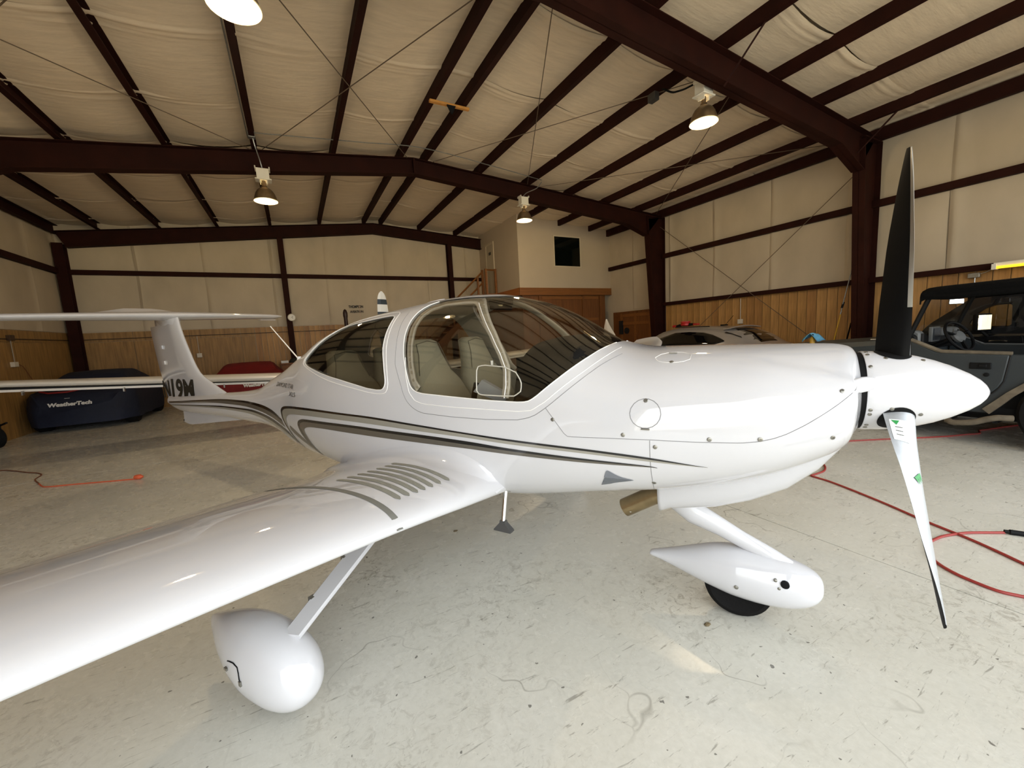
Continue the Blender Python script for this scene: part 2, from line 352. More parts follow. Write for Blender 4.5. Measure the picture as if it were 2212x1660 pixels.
def column(x, y, side, top, w0, w1, parent):
    """tapered wall column: straight outer flange, sloping inner flange"""
    mb = MB(); i0, i1 = x - side*w0, x - side*w1; f = .1
    mb.prism([(x, 0), (x, top), (i1, top-.06), (i0, 0)], y-.006, y+.006)
    mb.box((min(x, x-side*.014), y-f, 0), (max(x, x-side*.014), y+f, top))
    t = side*.014
    mb.add([(i0, y-f, 0), (i0+t, y-f, 0), (i0+t, y+f, 0), (i0, y+f, 0), (i1, y-f, top-.06), (i1+t, y-f, top-.06), (i1+t, y+f, top-.06), (i1, y+f, top-.06)],
           [(3,2,1,0),(4,5,6,7),(0,1,5,4),(1,2,6,5),(2,3,7,6),(3,0,4,7)])
    mb.box((min(x, i1), y-f, top-.02), (max(x, i1), y+f, top))
    mb.box((min(x, i0)-.03, y-f-.03, 0), (max(x, i0)+.03, y+f+.03, .02))
    return mb.obj('steel_column', STEEL, parent)

# ---- walls
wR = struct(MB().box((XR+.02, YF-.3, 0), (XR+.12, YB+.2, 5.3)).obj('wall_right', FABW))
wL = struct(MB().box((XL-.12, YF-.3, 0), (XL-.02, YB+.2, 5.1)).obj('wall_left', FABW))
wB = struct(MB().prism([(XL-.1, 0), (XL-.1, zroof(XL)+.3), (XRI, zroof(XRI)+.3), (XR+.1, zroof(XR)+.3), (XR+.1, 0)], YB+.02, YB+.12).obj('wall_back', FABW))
DOOR_H = 4.1
wF = MB().prism([(XL-.1, DOOR_H), (XR+.1, DOOR_H), (XR+.1, zroof(XR)+.3), (XRI, zroof(XRI)+.3), (XL-.1, zroof(XL)+.3)], YF-.12, YF-.02)
wF.box((XL-.1, YF-.12, 0), (XL+.5, YF-.02, DOOR_H)).box((XR-.4, YF-.12, 0), (XR+.1, YF-.02, DOOR_H))
wF = struct(wF.obj('wall_front', FABW))
def wall_blanket(parent, s0, s1, z0, z1, fn, seed):
    r = random.Random(seed); ph = r.random()*6; n = 9; rows = []
    zs = np.linspace(z0, z1, 14)
    for q in [0, .02, .045, .08, .2, .4, .6, .8, .95, 1]:
        row = []
        for z in zs:
            t = (z-z0)/(z1-z0)
            bulge = .03*abs(math.sin(PI*min(1, max(0, (z-ZW)/(ZG-ZW)))))if z < ZG else .03*math.sin(PI*min(1, (z-ZG)/(z1-ZG+1e-6)))
            d = bulge*math.sin(PI*min(1, max(0, q)))**.5 + .022*math.exp(-((q-.04)/.02)**2)
            row.append(fn(s0 + (s1-s0)*q + .012*math.sin(z*2+ph), z, d))
        rows.append(row)
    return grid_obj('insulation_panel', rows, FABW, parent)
cuts = [YF, -.35, 1.2, 2.78, 4.3, 5.85, 7.38, 8.87, 10.4, 11.9, 13.3, YB]
for i, (a, b) in enumerate(zip(cuts[:-1], cuts[1:])):
    wall_blanket(wR, b, a, ZW, zroof(XR)+.2, lambda s, z, d: (XR-d, s, z), i)
    wall_blanket(wL, b, a, ZW, zroof(XL)+.2, lambda s, z, d: (XL+d, s, z), i+50)
bc = [XL, -3.57, -2.07, -.4, 1.12, 3.0, 4.5, 6.0, 6.7]
for i, (a, b) in enumerate(zip(bc[:-1], bc[1:])):
    wall_blanket(wB, a, b, ZW, zroof((a+b)/2)+.25, lambda s, z, d: (s, YB-d, z), i+90)
MB().box((XR-.11, YF, ZG-.065), (XR-.0, 11.5, ZG+.065)).obj('girt', STEEL, wR)
MB().box((XR-.11, YF, ZW-.01), (XR-.0, 9.2, ZW+.09)).obj('girt', STEEL, wR)
MB().box((XL, YF, ZG-.065), (XL+.11, YB-.1, ZG+.065)).obj('girt', STEEL, wL)
MB().box((XL+.1, YB-.11, ZG-.06), (6.62, YB-.0, ZG+.06)).obj('girt', STEEL, wB)
for y in (-1.45, 3.86, 9.1):
    column(XR-.02, y, 1, zroof(XR)-.06, .34, .72, wR)
    column(XL+.02, y, -1, zroof(XL)-.06, .34, .72, wL)
for x in (-.06, 5.33):
    mb = MB(); top = zroof(x)-.32
    mb.box((x-.012, YB-.24, 0), (x+.012, YB-.05, top)).box((x-.08, YB-.25, 0), (x+.08, YB-.235, top)).box((x-.08, YB-.06, 0), (x+.08, YB-.045, top))
    mb.obj('steel_column', STEEL, wB)
mb = MB().box((XL+.1, YB-.24, 0), (XL+.13, YB-.05, zroof(XL)-.3)).box((XL+.06, YB-.26, 0), (XL+.26, YB-.24, zroof(XL)-.3)).box((XL+.06, YB-.06, 0), (XL+.26, YB-.045, zroof(XL)-.3)); mb.obj('steel_column', STEEL, wB)
# planks of the right wall and the right of the back wall, plywood sheets elsewhere
def plank_mesh(name, w, h, m):
    return MB().box((-w/2, -.018, 0), (w/2, 0, h)).obj(name, m, None, bevel=.004)
protos = []
def plank(loc, rz, w, h, parent, mi):
    key = (round(w, 3), round(h, 3), mi)
    for kk, o in protos:
        if kk == key:
            c = o.copy(); C.objects.link(c); c.parent = parent; c.location = loc; c.rotation_euler = (0, 0, rz); return c
    o = MB().box((-w/2, -.018, 0), (w/2, 0, h)).obj('plank', mi if not isinstance(mi, int) else PLANK[mi], parent, loc=loc, rot=(0, 0, rz))
    protos.append((key, o)); return o
y = YF+.1
while y < 9.0:
    plank((XR+.012, y, 0), -PI/2, .188, ZW-.01, wR, random.randrange(3)); y += .2
x = -.95
while x < 6.5:
    plank((x, YB+.012, 0), 0, .139, ZW-.02, wB, random.randrange(3)); x += .15
def sheet(loc, rz, w, h, parent):
    o = MB().box((-w/2, -.012, 0), (w/2, 0, h)).obj('plywood_sheet', PLY, parent, loc=loc, rot=(0, 0, rz)); return o
for i in range(13): sheet((XL-.004, YB-.61-1.22*i, 0), PI/2, 1.212, ZW-.26, wL); sheet((XL-.004, YB-.61-1.22*i, ZW-.255), PI/2, 1.212, .245, wL)
for xx, w in ((-4.44, 1.212), (-3.22, 1.212), (-2.0, 1.212), (-1.21, .35)):
    sheet((xx, YB+.006, 0), 0, w, ZW-.27, wB); sheet((xx, YB+.006, ZW-.265), 0, w, .245, wB)
# darker stained boards and a sliding door at the far end of the right wall
y = 9.3
while y < 11.45:
    plank((XR+.012, y, 0), -PI/2, .188, ZW-.06, wR, BROWN); y += .2

# ---- the raised office in the far right corner: painted box over a timber-clad room
XO, YO, ZO = 6.62, 11.5, 3.0
off = MB().prism([(XO, ZO), (XR, ZO), (XR, zroof(XR)+.16), (XO, zroof(XO)+.16)], YO, YO+.1)
off.prism([(YO+.1, ZO), (YB, ZO), (YB, zroof(XO)+.16), (YO+.1, zroof(XO)+.16)], XO, XO+.1, 'x')
off.box((XO, YO, ZO-.02), (XR, YB, ZO))
off = struct(off.obj('wall_office', WHITEWALL))
wtrim = MB().box((XO-.04, YO-.05, ZO-.24), (XR+.02, YO, ZO)); struct(wtrim.obj('trim_1', TRIM))
struct(MB().box((XO-.05, YO, ZO-.24), (XO, YB-.25, ZO)).obj('trim_2', wood('stained_trim_along', (158, 92, 40), sc=(14, 1.2, 14), var=.2)))
wl_ = struct(MB().box((XO+.1, YO+.06, 0), (10.25, YO+.16, ZO-.24)).obj('wall_office_lower', BROWN))
x = XO+.1
for w in (.62, .1, .86, .86, .1, .7, .12):
    MB().box((x+.006, YO+.045-(.03 if w < .2 else 0), 0), (x+w-.006, YO+.06, ZO-.26)).obj('board', BROWN, wl_); x += w
for zz, a, b in ((2.62, XO+.85, 9.9), (1.86, XO+.85, 9.9)): MB().box((a, YO+.02, zz), (b, YO+.05, zz+.1)).obj('rail', TRIM, wl_)
MB().box((XO+.1, YO+.16, 0), (XO+.2, YB, ZO-.24)).obj('side_board', BROWN, wl_)
w1 = struct(MB().box((8.02, YO-.02, 3.74), (9.09, YO-.005, 4.70)).obj('window_1', mat('dark_pane', (10, 14, 10), .06)))
fr = MB()
for a, b in (((7.98, YO-.035, 3.70), (8.02, YO, 4.74)), ((9.09, YO-.035, 3.70), (9.13, YO, 4.74)), ((8.02, YO-.035, 3.70), (9.09, YO, 3.74)), ((8.02, YO-.035, 4.70), (9.09, YO, 4.74))): fr.box(a, b)
fr.obj('window_frame', mat('pale_trim', (200, 186, 160), .6), w1)
d1 = struct(MB().box((XO-.02, 13.3, ZO), (XO-.004, 13.84, 4.78)).obj('door_1', mat('door_paint', (186, 172, 146), .5)))
fr = MB().box((XO-.03, 13.23, ZO), (XO-.001, 13.3, 4.85)).box((XO-.03, 13.84, ZO), (XO-.001, 13.91, 4.85)).box((XO-.03, 13.3, 4.78), (XO-.001, 13.84, 4.85)); fr.obj('door_frame', mat('pale_trim', (200, 186, 160), .6), d1)
MB().box((XO-.03, 13.45, 4.42), (XO-.021, 13.62, 4.52)).obj('door_plate', mat('black_plate', (25, 24, 22), .4), d1)
# sliding stable door with its hardware
d2 = struct(MB().box((XR-.09, 9.45, .02), (XR-.03, 10.95, 2.02)).obj('door_2', BROWN))
for y in (9.5, 10.15, 10.82): MB().box((XR-.12, y, .02), (XR-.09, y+.11, 2.02)).obj('stile', TRIM, d2)
for z in (.1, 1.62, 1.9): MB().box((XR-.115, 9.61, z), (XR-.09, 10.82, z+.1)).obj('rail', TRIM, d2)
MB().lathe([(.11, 0), (.11, .03), (.03, .05)], (XR-.13, 10.62, 1.42), 'x', 14).obj('latch_wheel', DARK, d2); MB().box((XR-.16, 10.8, 1.3), (XR-.1, 10.95, 1.78)).obj('lock_box', DARK, d2)
# ================================================================ the white aircraft
PLANE = empty('light_aircraft', (1.895918, 1.160584, 0), math.radians(121.139))
tag(PLANE, 'glossy white low-wing T-tail light aircraft with grey and black side stripes, filling the foreground', 'airplane')
PAINT = mat('white_gelcoat', (206, 206, 209), .55, coat=1.0, spec=.08)
PAINT_IN = mat('cabin_lining', (150, 148, 140), .7)
BLACKP = mat('black_paint', (14, 14, 15), .25, coat=.5); GREYL = mat('warm_grey_paint', (150, 147, 136), .3, coat=.5)
GREYD = mat('dark_grey_paint', (92, 87, 78), .3, coat=.5); SEAM = mat('panel_gap', (132, 132, 134), .6)
SEAMW = mat('raised_bead', (244, 243, 240), .3, coat=.5)
CHROME = mat('bright_metal', (215, 215, 212), .12, metal=1); STEELG = mat('brushed_metal', (150, 148, 140), .38, metal=.9, var=.2, vscale=20)
RUBBER = mat('tyre_rubber', (14, 13, 13), .8, spec=.2, bump=.2, bscale=80); MATBLK = mat('matt_black', (11, 11, 12), .7, spec=.2)
BRONZE = mat('heat_stained_steel', (150, 132, 100), .28, metal=.9, var=.5, vscale=6)
LEATH = mat('grey_leather', (166, 164, 148), .45, bump=.15, bscale=60); LEATHS = mat('leather_seam', (96, 94, 84), .6)
GLASS_C = glass('tinted_canopy', (.88, .86, .81), .62); GLASS_R = glass('dark_tinted_window', (.70, .68, .63), .62)
# --- skin as a thin shell
XS = np.unique(np.concatenate([[-.405, -.403, -.40, -.395, -.388, -.38, -.37, -.36, -.35, -.33, -.30, -.27], np.arange(-.24, 4.0, .04), np.arange(4.0, 6.56, .1), [6.5, 6.54, 6.56]]))
NT = 112
TH = np.linspace(-PI, PI, NT+1)[:-1] + PI/NT
def skin_points(grow, xs=XS):
    out = []
    for x in xs:
        b, z = fus_section(x, TH, grow); out.append(np.stack([np.full(NT, x), b, z], 1))
    return np.array(out)
def closed_skin(grow, flip=False):
    P = skin_points(grow); n = len(XS); mb = MB(); v = P.reshape(-1, 3)
    fs = [(i*NT+j, (i+1)*NT+j, (i+1)*NT+(j+1) % NT, i*NT+(j+1) % NT) for i in range(n-1) for j in range(NT)]
    fs += [tuple(range(NT)), tuple(range((n-1)*NT, n*NT))[::-1]]
    if flip: fs = [f[::-1] for f in fs]
    return mb.add(v, fs)
def shell(name, m, out, thick):
    mb = closed_skin(out); inner = closed_skin(out-thick, True)
    # pull the inner end caps inside the outer ones
    iv = np.array(inner.v); iv[:, 0] += .02*np.exp(-(iv[:, 0]+.405)/.03); iv[-NT:, 0] -= .02
    mb.add(iv, inner.f, 1 if len(m) > 1 else 0)
    o = mb.obj(name, m, None, fix=False)
    bm = bmesh.new(); bm.from_mesh(o.data)
    if bm.calc_volume(signed=True) < 0: bmesh.ops.reverse_faces(bm, faces=bm.faces)
    bm.to_mesh(o.data); bm.free(); return o
def cutter(poly, y0=-1.2, y1=1.2):
    o = MB().prism(poly, y0, y1).obj('cutter', [], None); return o
def boolean(o, poly, op, name=None, y=(-1.2, 1.2)):
    c = cutter(poly, *y); r = o.copy(); r.data = o.data.copy(); C.objects.link(r)
    if name: r.name = name
    b = r.modifiers.new('b', 'BOOLEAN'); b.operation = op; b.object = c; b.solver = 'EXACT'
    apply_mods(r); me = c.data; bpy.data.objects.remove(c); bpy.data.meshes.remove(me)
    return r
def kill(o): me = o.data; bpy.data.objects.remove(o); bpy.data.meshes.remove(me)
def fillet(poly, r, n=4):
    return poly
GL = [(1.56,1.197),(1.60,1.203),(1.633,1.215),(1.655,1.235),(1.671,1.261),(1.714,1.354),(1.742,1.42),(1.762,1.48),(1.776,1.53),(1.784,1.58),(1.786,1.62),(1.778,1.66),(1.764,1.69),(1.735,1.715),(1.69,1.732),(1.634,1.738),(1.45,1.738),(1.349,1.733),(1.27,1.731),(1.236,1.736),(1.20,1.82),
      (.50,1.82),(.57,1.445),(.589,1.427),(.601,1.413),(.618,1.398),(.636,1.379),(.683,1.338),(.741,1.289),(.809,1.234),(.84,1.208),(.86,1.194),(.878,1.183),(.898,1.176),(.943,1.173),(1.093,1.175),(1.256,1.182),(1.397,1.189)]
FR = [(1.819,1.454),(1.838,1.52),(1.86,1.60),(1.875,1.68),(1.885,1.85),(.44,1.85),(.472,1.41),(.480,1.399),(.488,1.395),(.51,1.378),(.54,1.36),(.574,1.337),(.645,1.276),(.73,1.204),(.77,1.171),(.804,1.145),(.85,1.115),(.887,1.10),(.943,1.087),(1.129,1.078),(1.36,1.079),(1.554,1.087),(1.60,1.097),(1.636,1.113),(1.665,1.132),(1.692,1.157),(1.715,1.195),(1.738,1.248),(1.799,1.361)]
RW = [(1.88,1.288),(1.873,1.26),(1.876,1.235),(1.888,1.217),(1.909,1.208),(1.957,1.206),(2.05,1.213),(2.194,1.235),(2.35,1.257),(2.504,1.276),(2.65,1.297),(2.788,1.319),(2.89,1.336),(2.965,1.352),(3.005,1.366),(3.022,1.382),(3.016,1.402),(2.99,1.43),(2.93,1.49),(2.85,1.552),(2.74,1.603),(2.60,1.628),(2.463,1.640),(2.35,1.650),(2.261,1.657),(2.14,1.664),(2.06,1.667),(2.02,1.665),(1.995,1.655),(1.985,1.635),(1.977,1.601),(1.963,1.53),(1.946,1.461),(1.908,1.37)]
UC = [(.52,1.9),(.52,1.43),(.56,1.40),(.61,1.36),(.68,1.30),(.76,1.23),(.82,1.18),(.83,1.16),(.795,1.140),(.757,1.103),(.70,1.03),(.69,1.025),(.67,1.024),(.533,1.028),(.329,1.033),(.166,1.034),(.006,1.039),(-.054,1.047),(-.10,1.06),(-.141,1.078),(-.197,1.112),(-.28,1.172),(-.34,1.215),(-.384,1.246),(-.45,1.27),(-.7,1.27),(-.7,1.85)]
base_shell = shell('shell', [PAINT, PAINT_IN], 0, .016)
fr0 = boolean(base_shell, FR, 'INTERSECT'); cframe = boolean(fr0, GL, 'DIFFERENCE', 'canopy_frame'); kill(fr0)
r1 = boolean(base_shell, FR, 'DIFFERENCE'); kill(base_shell)
ucowl = boolean(r1, UC, 'INTERSECT', 'upper_cowling'); r2 = boolean(r1, UC, 'DIFFERENCE'); kill(r1)
BX = [(-.9, 0), (.334, 0), (.334, 1.2), (.2, 2.2), (-.9, 2.2)]
lcowl = boolean(r2, BX, 'INTERSECT', 'lower_cowling'); r3 = boolean(r2, BX, 'DIFFERENCE'); kill(r2)
fuse = boolean(r3, RW, 'DIFFERENCE', 'fuselage'); kill(r3)
gshell = shell('gshell', [GLASS_C], -.004, .004)
gcan = boolean(gshell, GL, 'INTERSECT', 'canopy_glass')
gr0 = boolean(gshell, RW, 'INTERSECT'); kill(gshell)
rear = []
for sgn in (1, -1):
    poly = [(1.5, 0), (3.4, 0), (3.4, 2.2), (1.5, 2.2)]
    g = boolean(gr0, poly, 'INTERSECT', 'rear_window', y=(0, 2) if sgn > 0 else (-2, 0)); g.data.materials.clear(); g.data.materials.append(GLASS_R); rear.append(g)
kill(gr0)
def skin_normals(o):
    """shade the cut panels with the true surface direction"""
    smooth_obj(o, 35)
for o in (ucowl, lcowl, cframe, fuse, gcan, *rear): o.parent = PLANE; skin_normals(o)

# --- strips that lie on the skin
def on_skin(x, z, g=.0016, side=1):
    return (x, side*float(fus_b(x, z, g)), z)
def resample(pl, n):
    pl = np.array(pl, float); d = np.concatenate([[0], np.cumsum(np.hypot(*np.diff(pl, axis=0).T))]); t = np.linspace(0, d[-1], n)
    return np.stack([np.interp(t, d, pl[:, 0]), np.interp(t, d, pl[:, 1])], 1)
def decal(name, up, lo, m, g=.0016, sub=5, across=3):
    """coloured film between two (x, z) edges of equal point count"""
    U, L = np.array(up, float), np.array(lo, float); k = np.linspace(0, len(U)-1, (len(U)-1)*sub+1)
    ix = np.arange(len(U)); fU = [pchip(ix, U[:, 0]), pchip(ix, U[:, 1])]; fL = [pchip(ix, L[:, 0]), pchip(ix, L[:, 1])]
    rows = []
    for t in k:
        a = np.array([fU[0](t), fU[1](t)]); b = np.array([fL[0](t), fL[1](t)])
        rows.append([on_skin(*(a + (b-a)*q/across), g) for q in range(across+1)])
    return grid_obj(name, rows, m, PLANE)
def skin_line(name, pl, w, m, g=.001, step=.02, close=False, side=1, parent=None):
    """narrow bead or gap following the skin"""
    pl = list(pl) + ([pl[0]] if close else []); L = sum(math.dist(a, b) for a, b in zip(pl[:-1], pl[1:])); q = resample(pl, max(3, int(L/step)))
    return MB().tube([on_skin(x, z, g, side) for x, z in q], w, 6).obj(name, m, parent or PLANE, smooth=True)
H1o = [(0.12,0.926),(0.338,0.955),(0.639,0.974),(0.997,0.986),(1.281,1.0),(1.615,1.018),(2.122,1.038),(2.645,1.036),(3.073,1.023),(3.318,1.006),(3.415,0.994),(3.47,0.973),(3.489,0.947),(3.486,0.902),(3.443,0.822),(3.391,0.75),(3.33,0.656),(3.30,0.585)]
H1m = [(0.12,0.9255),(0.339,0.946),(0.64,0.964),(0.998,0.976),(1.282,0.991),(1.616,1.007),(2.124,1.025),(2.648,1.02),(3.077,1.004),(3.293,0.988),(3.383,0.976),(3.436,0.959),(3.455,0.938),(3.451,0.897),(3.403,0.827),(3.352,0.761),(3.305,0.669),(3.295,0.583)]
H1i = [(0.12,0.925),(0.339,0.937),(0.64,0.952),(0.999,0.961),(1.283,0.973),(1.619,0.981),(2.129,0.99),(2.656,0.98),(2.989,0.965),(3.164,0.953),(3.291,0.935),(3.359,0.907),(3.387,0.875),(3.383,0.845),(3.365,0.795),(3.33,0.729),(3.285,0.66),(3.29,0.58)]
H2o = [(0.308,0.911),(0.341,0.916),(0.642,0.927),(1.001,0.939),(1.285,0.954),(1.621,0.961),(2.134,0.964),(2.593,0.953),(2.863,0.942),(2.966,0.935),(3.027,0.924),(3.079,0.901),(3.101,0.867),(3.083,0.814),(3.012,0.725),(2.95,0.64),(2.92,0.59)]
H2m = [(0.308,0.91),(0.341,0.913),(0.643,0.918),(1.002,0.926),(1.287,0.935),(1.623,0.943),(2.137,0.947),(2.598,0.934),(2.827,0.924),(2.914,0.919),(2.992,0.906),(3.033,0.891),(3.047,0.869),(3.024,0.823),(2.96,0.74),(2.92,0.645),(2.915,0.588)]
H2i = [(0.308,0.909),(0.341,0.91),(0.644,0.907),(1.004,0.908),(1.29,0.913),(1.628,0.912),(2.144,0.909),(2.54,0.902),(2.743,0.893),(2.83,0.887),(2.925,0.871),(2.972,0.848),(2.978,0.833),(2.958,0.785),(2.925,0.706),(2.905,0.64),(2.91,0.586)]
B1t = [(6.50,.876),(6.354,0.886),(5.929,0.914),(5.535,0.939),(4.865,0.975),(4.388,0.982),(4.01,0.972),(3.717,0.941),(3.50,0.872)]
B1m = [(6.50,.867),(6.356,0.877),(5.922,0.904),(5.521,0.926),(4.845,0.96),(4.408,0.963),(4.039,0.947),(3.728,0.912),(3.49,0.845)]
B1b = [(6.50,.856),(6.365,0.865),(5.918,0.889),(5.511,0.91),(4.917,0.93),(4.456,0.931),(4.092,0.912),(3.754,0.87),(3.465,0.80)]
B2t = [(6.50,.838),(6.294,0.848),(5.511,0.881),(4.82,0.904),(4.285,0.906),(3.948,0.882),(3.655,0.833),(3.442,0.765),(3.36,0.669)]
B2m = [(6.50,.832),(6.30,0.840),(5.515,0.873),(4.86,0.89),(4.34,0.888),(4.0,0.86),(3.72,0.808),(3.49,0.745),(3.36,0.655)]
B2b = [(6.50,.824),(6.319,0.830),(5.522,0.859),(4.922,0.87),(4.395,0.862),(4.056,0.831),(3.78,0.776),(3.53,0.72),(3.36,0.645)]
decal('stripe', H1o, H1m, BLACKP); decal('stripe', H1m, H1i, GREYL); decal('stripe', H2o, H2m, BLACKP, .0018); decal('stripe', H2m, H2i, GREYD, .0018)
decal('stripe', B1t, B1m, BLACKP, .0014); decal('stripe', B1m, B1b, GREYD, .0014); decal('stripe', B2t, B2m, BLACKP, .0013); decal('stripe', B2m, B2b, GREYL, .0013)
decal('stripe', [(3.333,.84),(3.2,.803),(3.032,.735),(2.945,.64)], [(3.345,.80),(3.24,.755),(3.072,.70),(2.94,.635)], GREYD, .0012)
SILV = mat('silver_blue_paint', (140, 146, 158), .25, metal=.6, coat=.6)
decal('arrow_emblem', [(0.537,.842),(.518,.877),(.484,.858),(.457,.845),(.414,.835)], [(.537,.840),(.536,.838),(.50,.836),(.47,.835),(.413,.834)], SILV, .002)
decal('arrow_emblem', [(.535,.836),(.536,.837),(.50,.835),(.47,.8345),(.413,.833)], [(.537,.834),(.561,.788),(.52,.80),(.494,.81),(.412,.832)], mat('silver_grey_paint', (118, 124, 134), .25, metal=.6, coat=.6), .002)
# panel gaps, beads and window rims
for sd in (1, -1):
    skin_line('frame_gap', FR[9:] + FR[:4], .0016, SEAM, .0, side=sd)
    skin_line('cowl_gap', [(.795,1.150),(.757,1.103),(.70,1.03),(.69,1.025),(.67,1.024),(.533,1.028),(.329,1.033),(.166,1.034),(.006,1.039),(-.054,1.047),(-.10,1.06),(-.141,1.078),(-.197,1.112),(-.28,1.172),(-.34,1.215),(-.39,1.25)], .0014, SEAM, .0, side=sd)
    skin_line('firewall_gap', [(.334,1.03),(.334,.95),(.334,.86),(.338,.80),(.345,.77)], .0014, SEAM, .0, side=sd)
    skin_line('window_rim', GL[23:] + GL[:15], .003, SEAMW, .0, side=sd)
    skin_line('window_rim', RW, .003, SEAMW, .0, close=True, side=sd)
    cx, cz = np.mean(np.array(RW), 0)
    ring = []
    for (x, z) in RW:
        v = np.array([x-cx, z-cz]); v /= np.linalg.norm(v*[.5, 1]); ring.append((x + v[0]*.016, z + v[1]*.03))
    skin_line('window_bead', ring, .0024, SEAMW, .0, close=True, side=sd)
    bead = [(x + .0, z) for x, z in [(1.72,1.40),(1.70,1.30),(1.665,1.20),(1.62,1.155),(1.56,1.14),(1.36,1.132),(1.13,1.13),(.94,1.128),(.87,1.137),(.80,1.18),(.71,1.255),(.63,1.32),(.565,1.38),(.54,1.405)]]
    skin_line('frame_bead', bead, .0022, SEAMW, .0, side=sd)
def disc_on_skin(name, x, z, r, t, m, n=14, parent=None):
    b = float(fus_b(x, z)); e = .01
    du = Vector((e, float(fus_b(x+e, z))-b, 0)).normalized(); dv = Vector((0, float(fus_b(x, z+e))-b, e)).normalized(); nn = dv.cross(du).normalized()
    if nn.y < 0: nn = -nn
    c = Vector((x, b, z)); rings = [[c + nn*h_ + (du*math.cos(2*PI*k/n) + dv*math.sin(2*PI*k/n))*rr for k in range(n)] for rr, h_ in ((r*1.0, -.004), (r, t*.6), (r*.8, t), (r*.35, t), (r*.3, t*.3))]
    return MB().loft(rings).obj(name, m, parent or PLANE, smooth=True)
for x, z in ((.76,1.099),(.442,1.048),(.113,1.048),(-.057,1.056),(.313,1.004),(.331,.825),(-.312,1.227),(-.286,1.058)):
    disc_on_skin('fastener', x, z, .009, .003, STEELG)
for cx, cz, rx, rz, hx in ((.353, 1.141, .062, .06, (.351, 1.078)), (.277, 1.357, .078, .019, (.285, 1.374))):
    door = [(cx + rx*math.cos(t), cz + rz*math.sin(t)) for t in np.linspace(0, 2*PI, 41)[:-1]]
    skin_line('inspection_door', door, .0015, SEAM if cz < 1.3 else SEAMW, .0, close=True)
    disc_on_skin('latch', cx, cz + rz*.88*(1 if cz < 1.3 else -1), .009, .004, STEELG)
    h_ = on_skin(*hx, .003); MB().box((h_[0]-.017, h_[1]-.004, h_[2]-.003), (h_[0]+.017, h_[1]+.004, h_[2]+.003)).obj('hinge', STEELG, PLANE)
def skin_text(name, s, x0, z0, size, width, m, bold=0):
    me = text_mesh(s, size, bold); xs = [v.co.x for v in me.vertices]; k = width/(max(xs)-min(xs)); mn = min(xs)
    for v in me.vertices: v.co = on_skin(x0 - (v.co.x-mn)*k, z0 + v.co.y, .003)
    me.materials.clear(); me.materials.append(m); o = bpy.data.objects.new(name, me); C.objects.link(o); o.parent = PLANE; return o
LETTER = mat('dark_lettering', (58, 58, 56), .4)
skin_text('lettering', 'DIAMOND STAR', 3.634, 1.158, .052, .48, LETTER); skin_text('lettering', 'XLS', 3.25, 1.098, .052, .16, LETTER)
# --- wing, walkway stripes, root band
bs = np.unique(np.concatenate([np.linspace(.3, 1.3, 21), np.linspace(1.3, 5.6, 30), [5.7, 5.8, 5.86, 5.9]]))
us = np.concatenate([np.linspace(-1, 0, 19)[:-1], np.linspace(0, 1, 37)])
for sd in (1, -1):
    rows = []
    for b in bs:
        x, z = wing_pt(b, us); rows.append([(float(p), sd*b, float(q)) for p, q in zip(x, z)])
    mb = MB(); mb.loft(rows if sd > 0 else [r[::-1] for r in rows]); mb.obj('wing', PAINT, PLANE, smooth=50)
def on_wing(b, t, g=.0015):
    x, z = wing_pt(b, np.array([max(t, 0)**(1/1.7)])); k_ = max(0, 1-t/.03); return (float(x[0]) - abs(g)*1.5*k_, b, float(z[0]) + g)
def wing_strip(name, b0, b1, t0, t1, w, m, n=26, round_end=True):
    rows = []
    for k in range(n+1):
        q = k/n; t = t0 + (t1-t0)*q; b = b0 + (b1-b0)*q; ww = w
        d = min(k, n-k)/n*abs(t1-t0)*1.1
        if round_end and d < w/2: ww = w*max(.15, math.sqrt(max(0, 1-(1-d/(w/2))**2)))
        rows.append([on_wing(b-ww/2, t), on_wing(b, t, .002), on_wing(b+ww/2, t)])
    return grid_obj(name, rows, m, PLANE)
WALK = mat('walkway_grip', (142, 142, 132), .8, bump=.4, bscale=300)
def chord_t(b, x): return (x - float(W_F['le'](b)))/(float(W_F['te'](b)) - float(W_F['le'](b)))
for bf, ba in zip((.786,.848,.903,.954,1.0,1.051,1.102), (.679,.728,.786,.848,.909,.972,1.032)):
    wing_strip('walkway_stripe', bf, ba, chord_t(bf, 1.226), chord_t(ba, 1.74), .031, WALK)
wing_strip('root_band', 1.205, 1.15, .0, .97, .03, mat('grey_band', (112, 112, 106), .7), 40, False)
rows = [[on_wing(b, .70, .0008), on_wing(b, .705, .0012), on_wing(b, .71, .0008)] for b in np.linspace(1.25, 5.6, 30)]
grid_obj('aileron_gap', rows, mat('soft_gap', (170, 165, 158), .5), PLANE)
# root fillet: a concave sweep between skin and wing
rows = []
for t in np.linspace(.0, .985, 44):
    sw = math.sin(PI*min(1, max(0, t**.7)))**.6 if 0 < t < 1 else 0
    x0_ = on_wing(.6, t)[0]; p_ = on_wing(.6, t); b0_ = float(fus_b(x0_, p_[2]))
    b1 = max(b0_ + .01 + .13*sw, .58); p1 = Vector(on_wing(b1, t, -.003)); x = p1.x
    zt = p1.z + .004 + .085*sw; p0 = Vector((x, float(fus_b(x, zt)) - .003, zt)); pc = Vector((x, min(float(fus_b(x, p1.z+.01)) + .012, p1.y-.005), p1.z + .006))
    rows.append([tuple((1-q)**2*p0 + 2*q*(1-q)*pc + q*q*p1) for q in np.linspace(0, 1, 9)])
grid_obj('wing_root_fillet', rows, PAINT, PLANE)
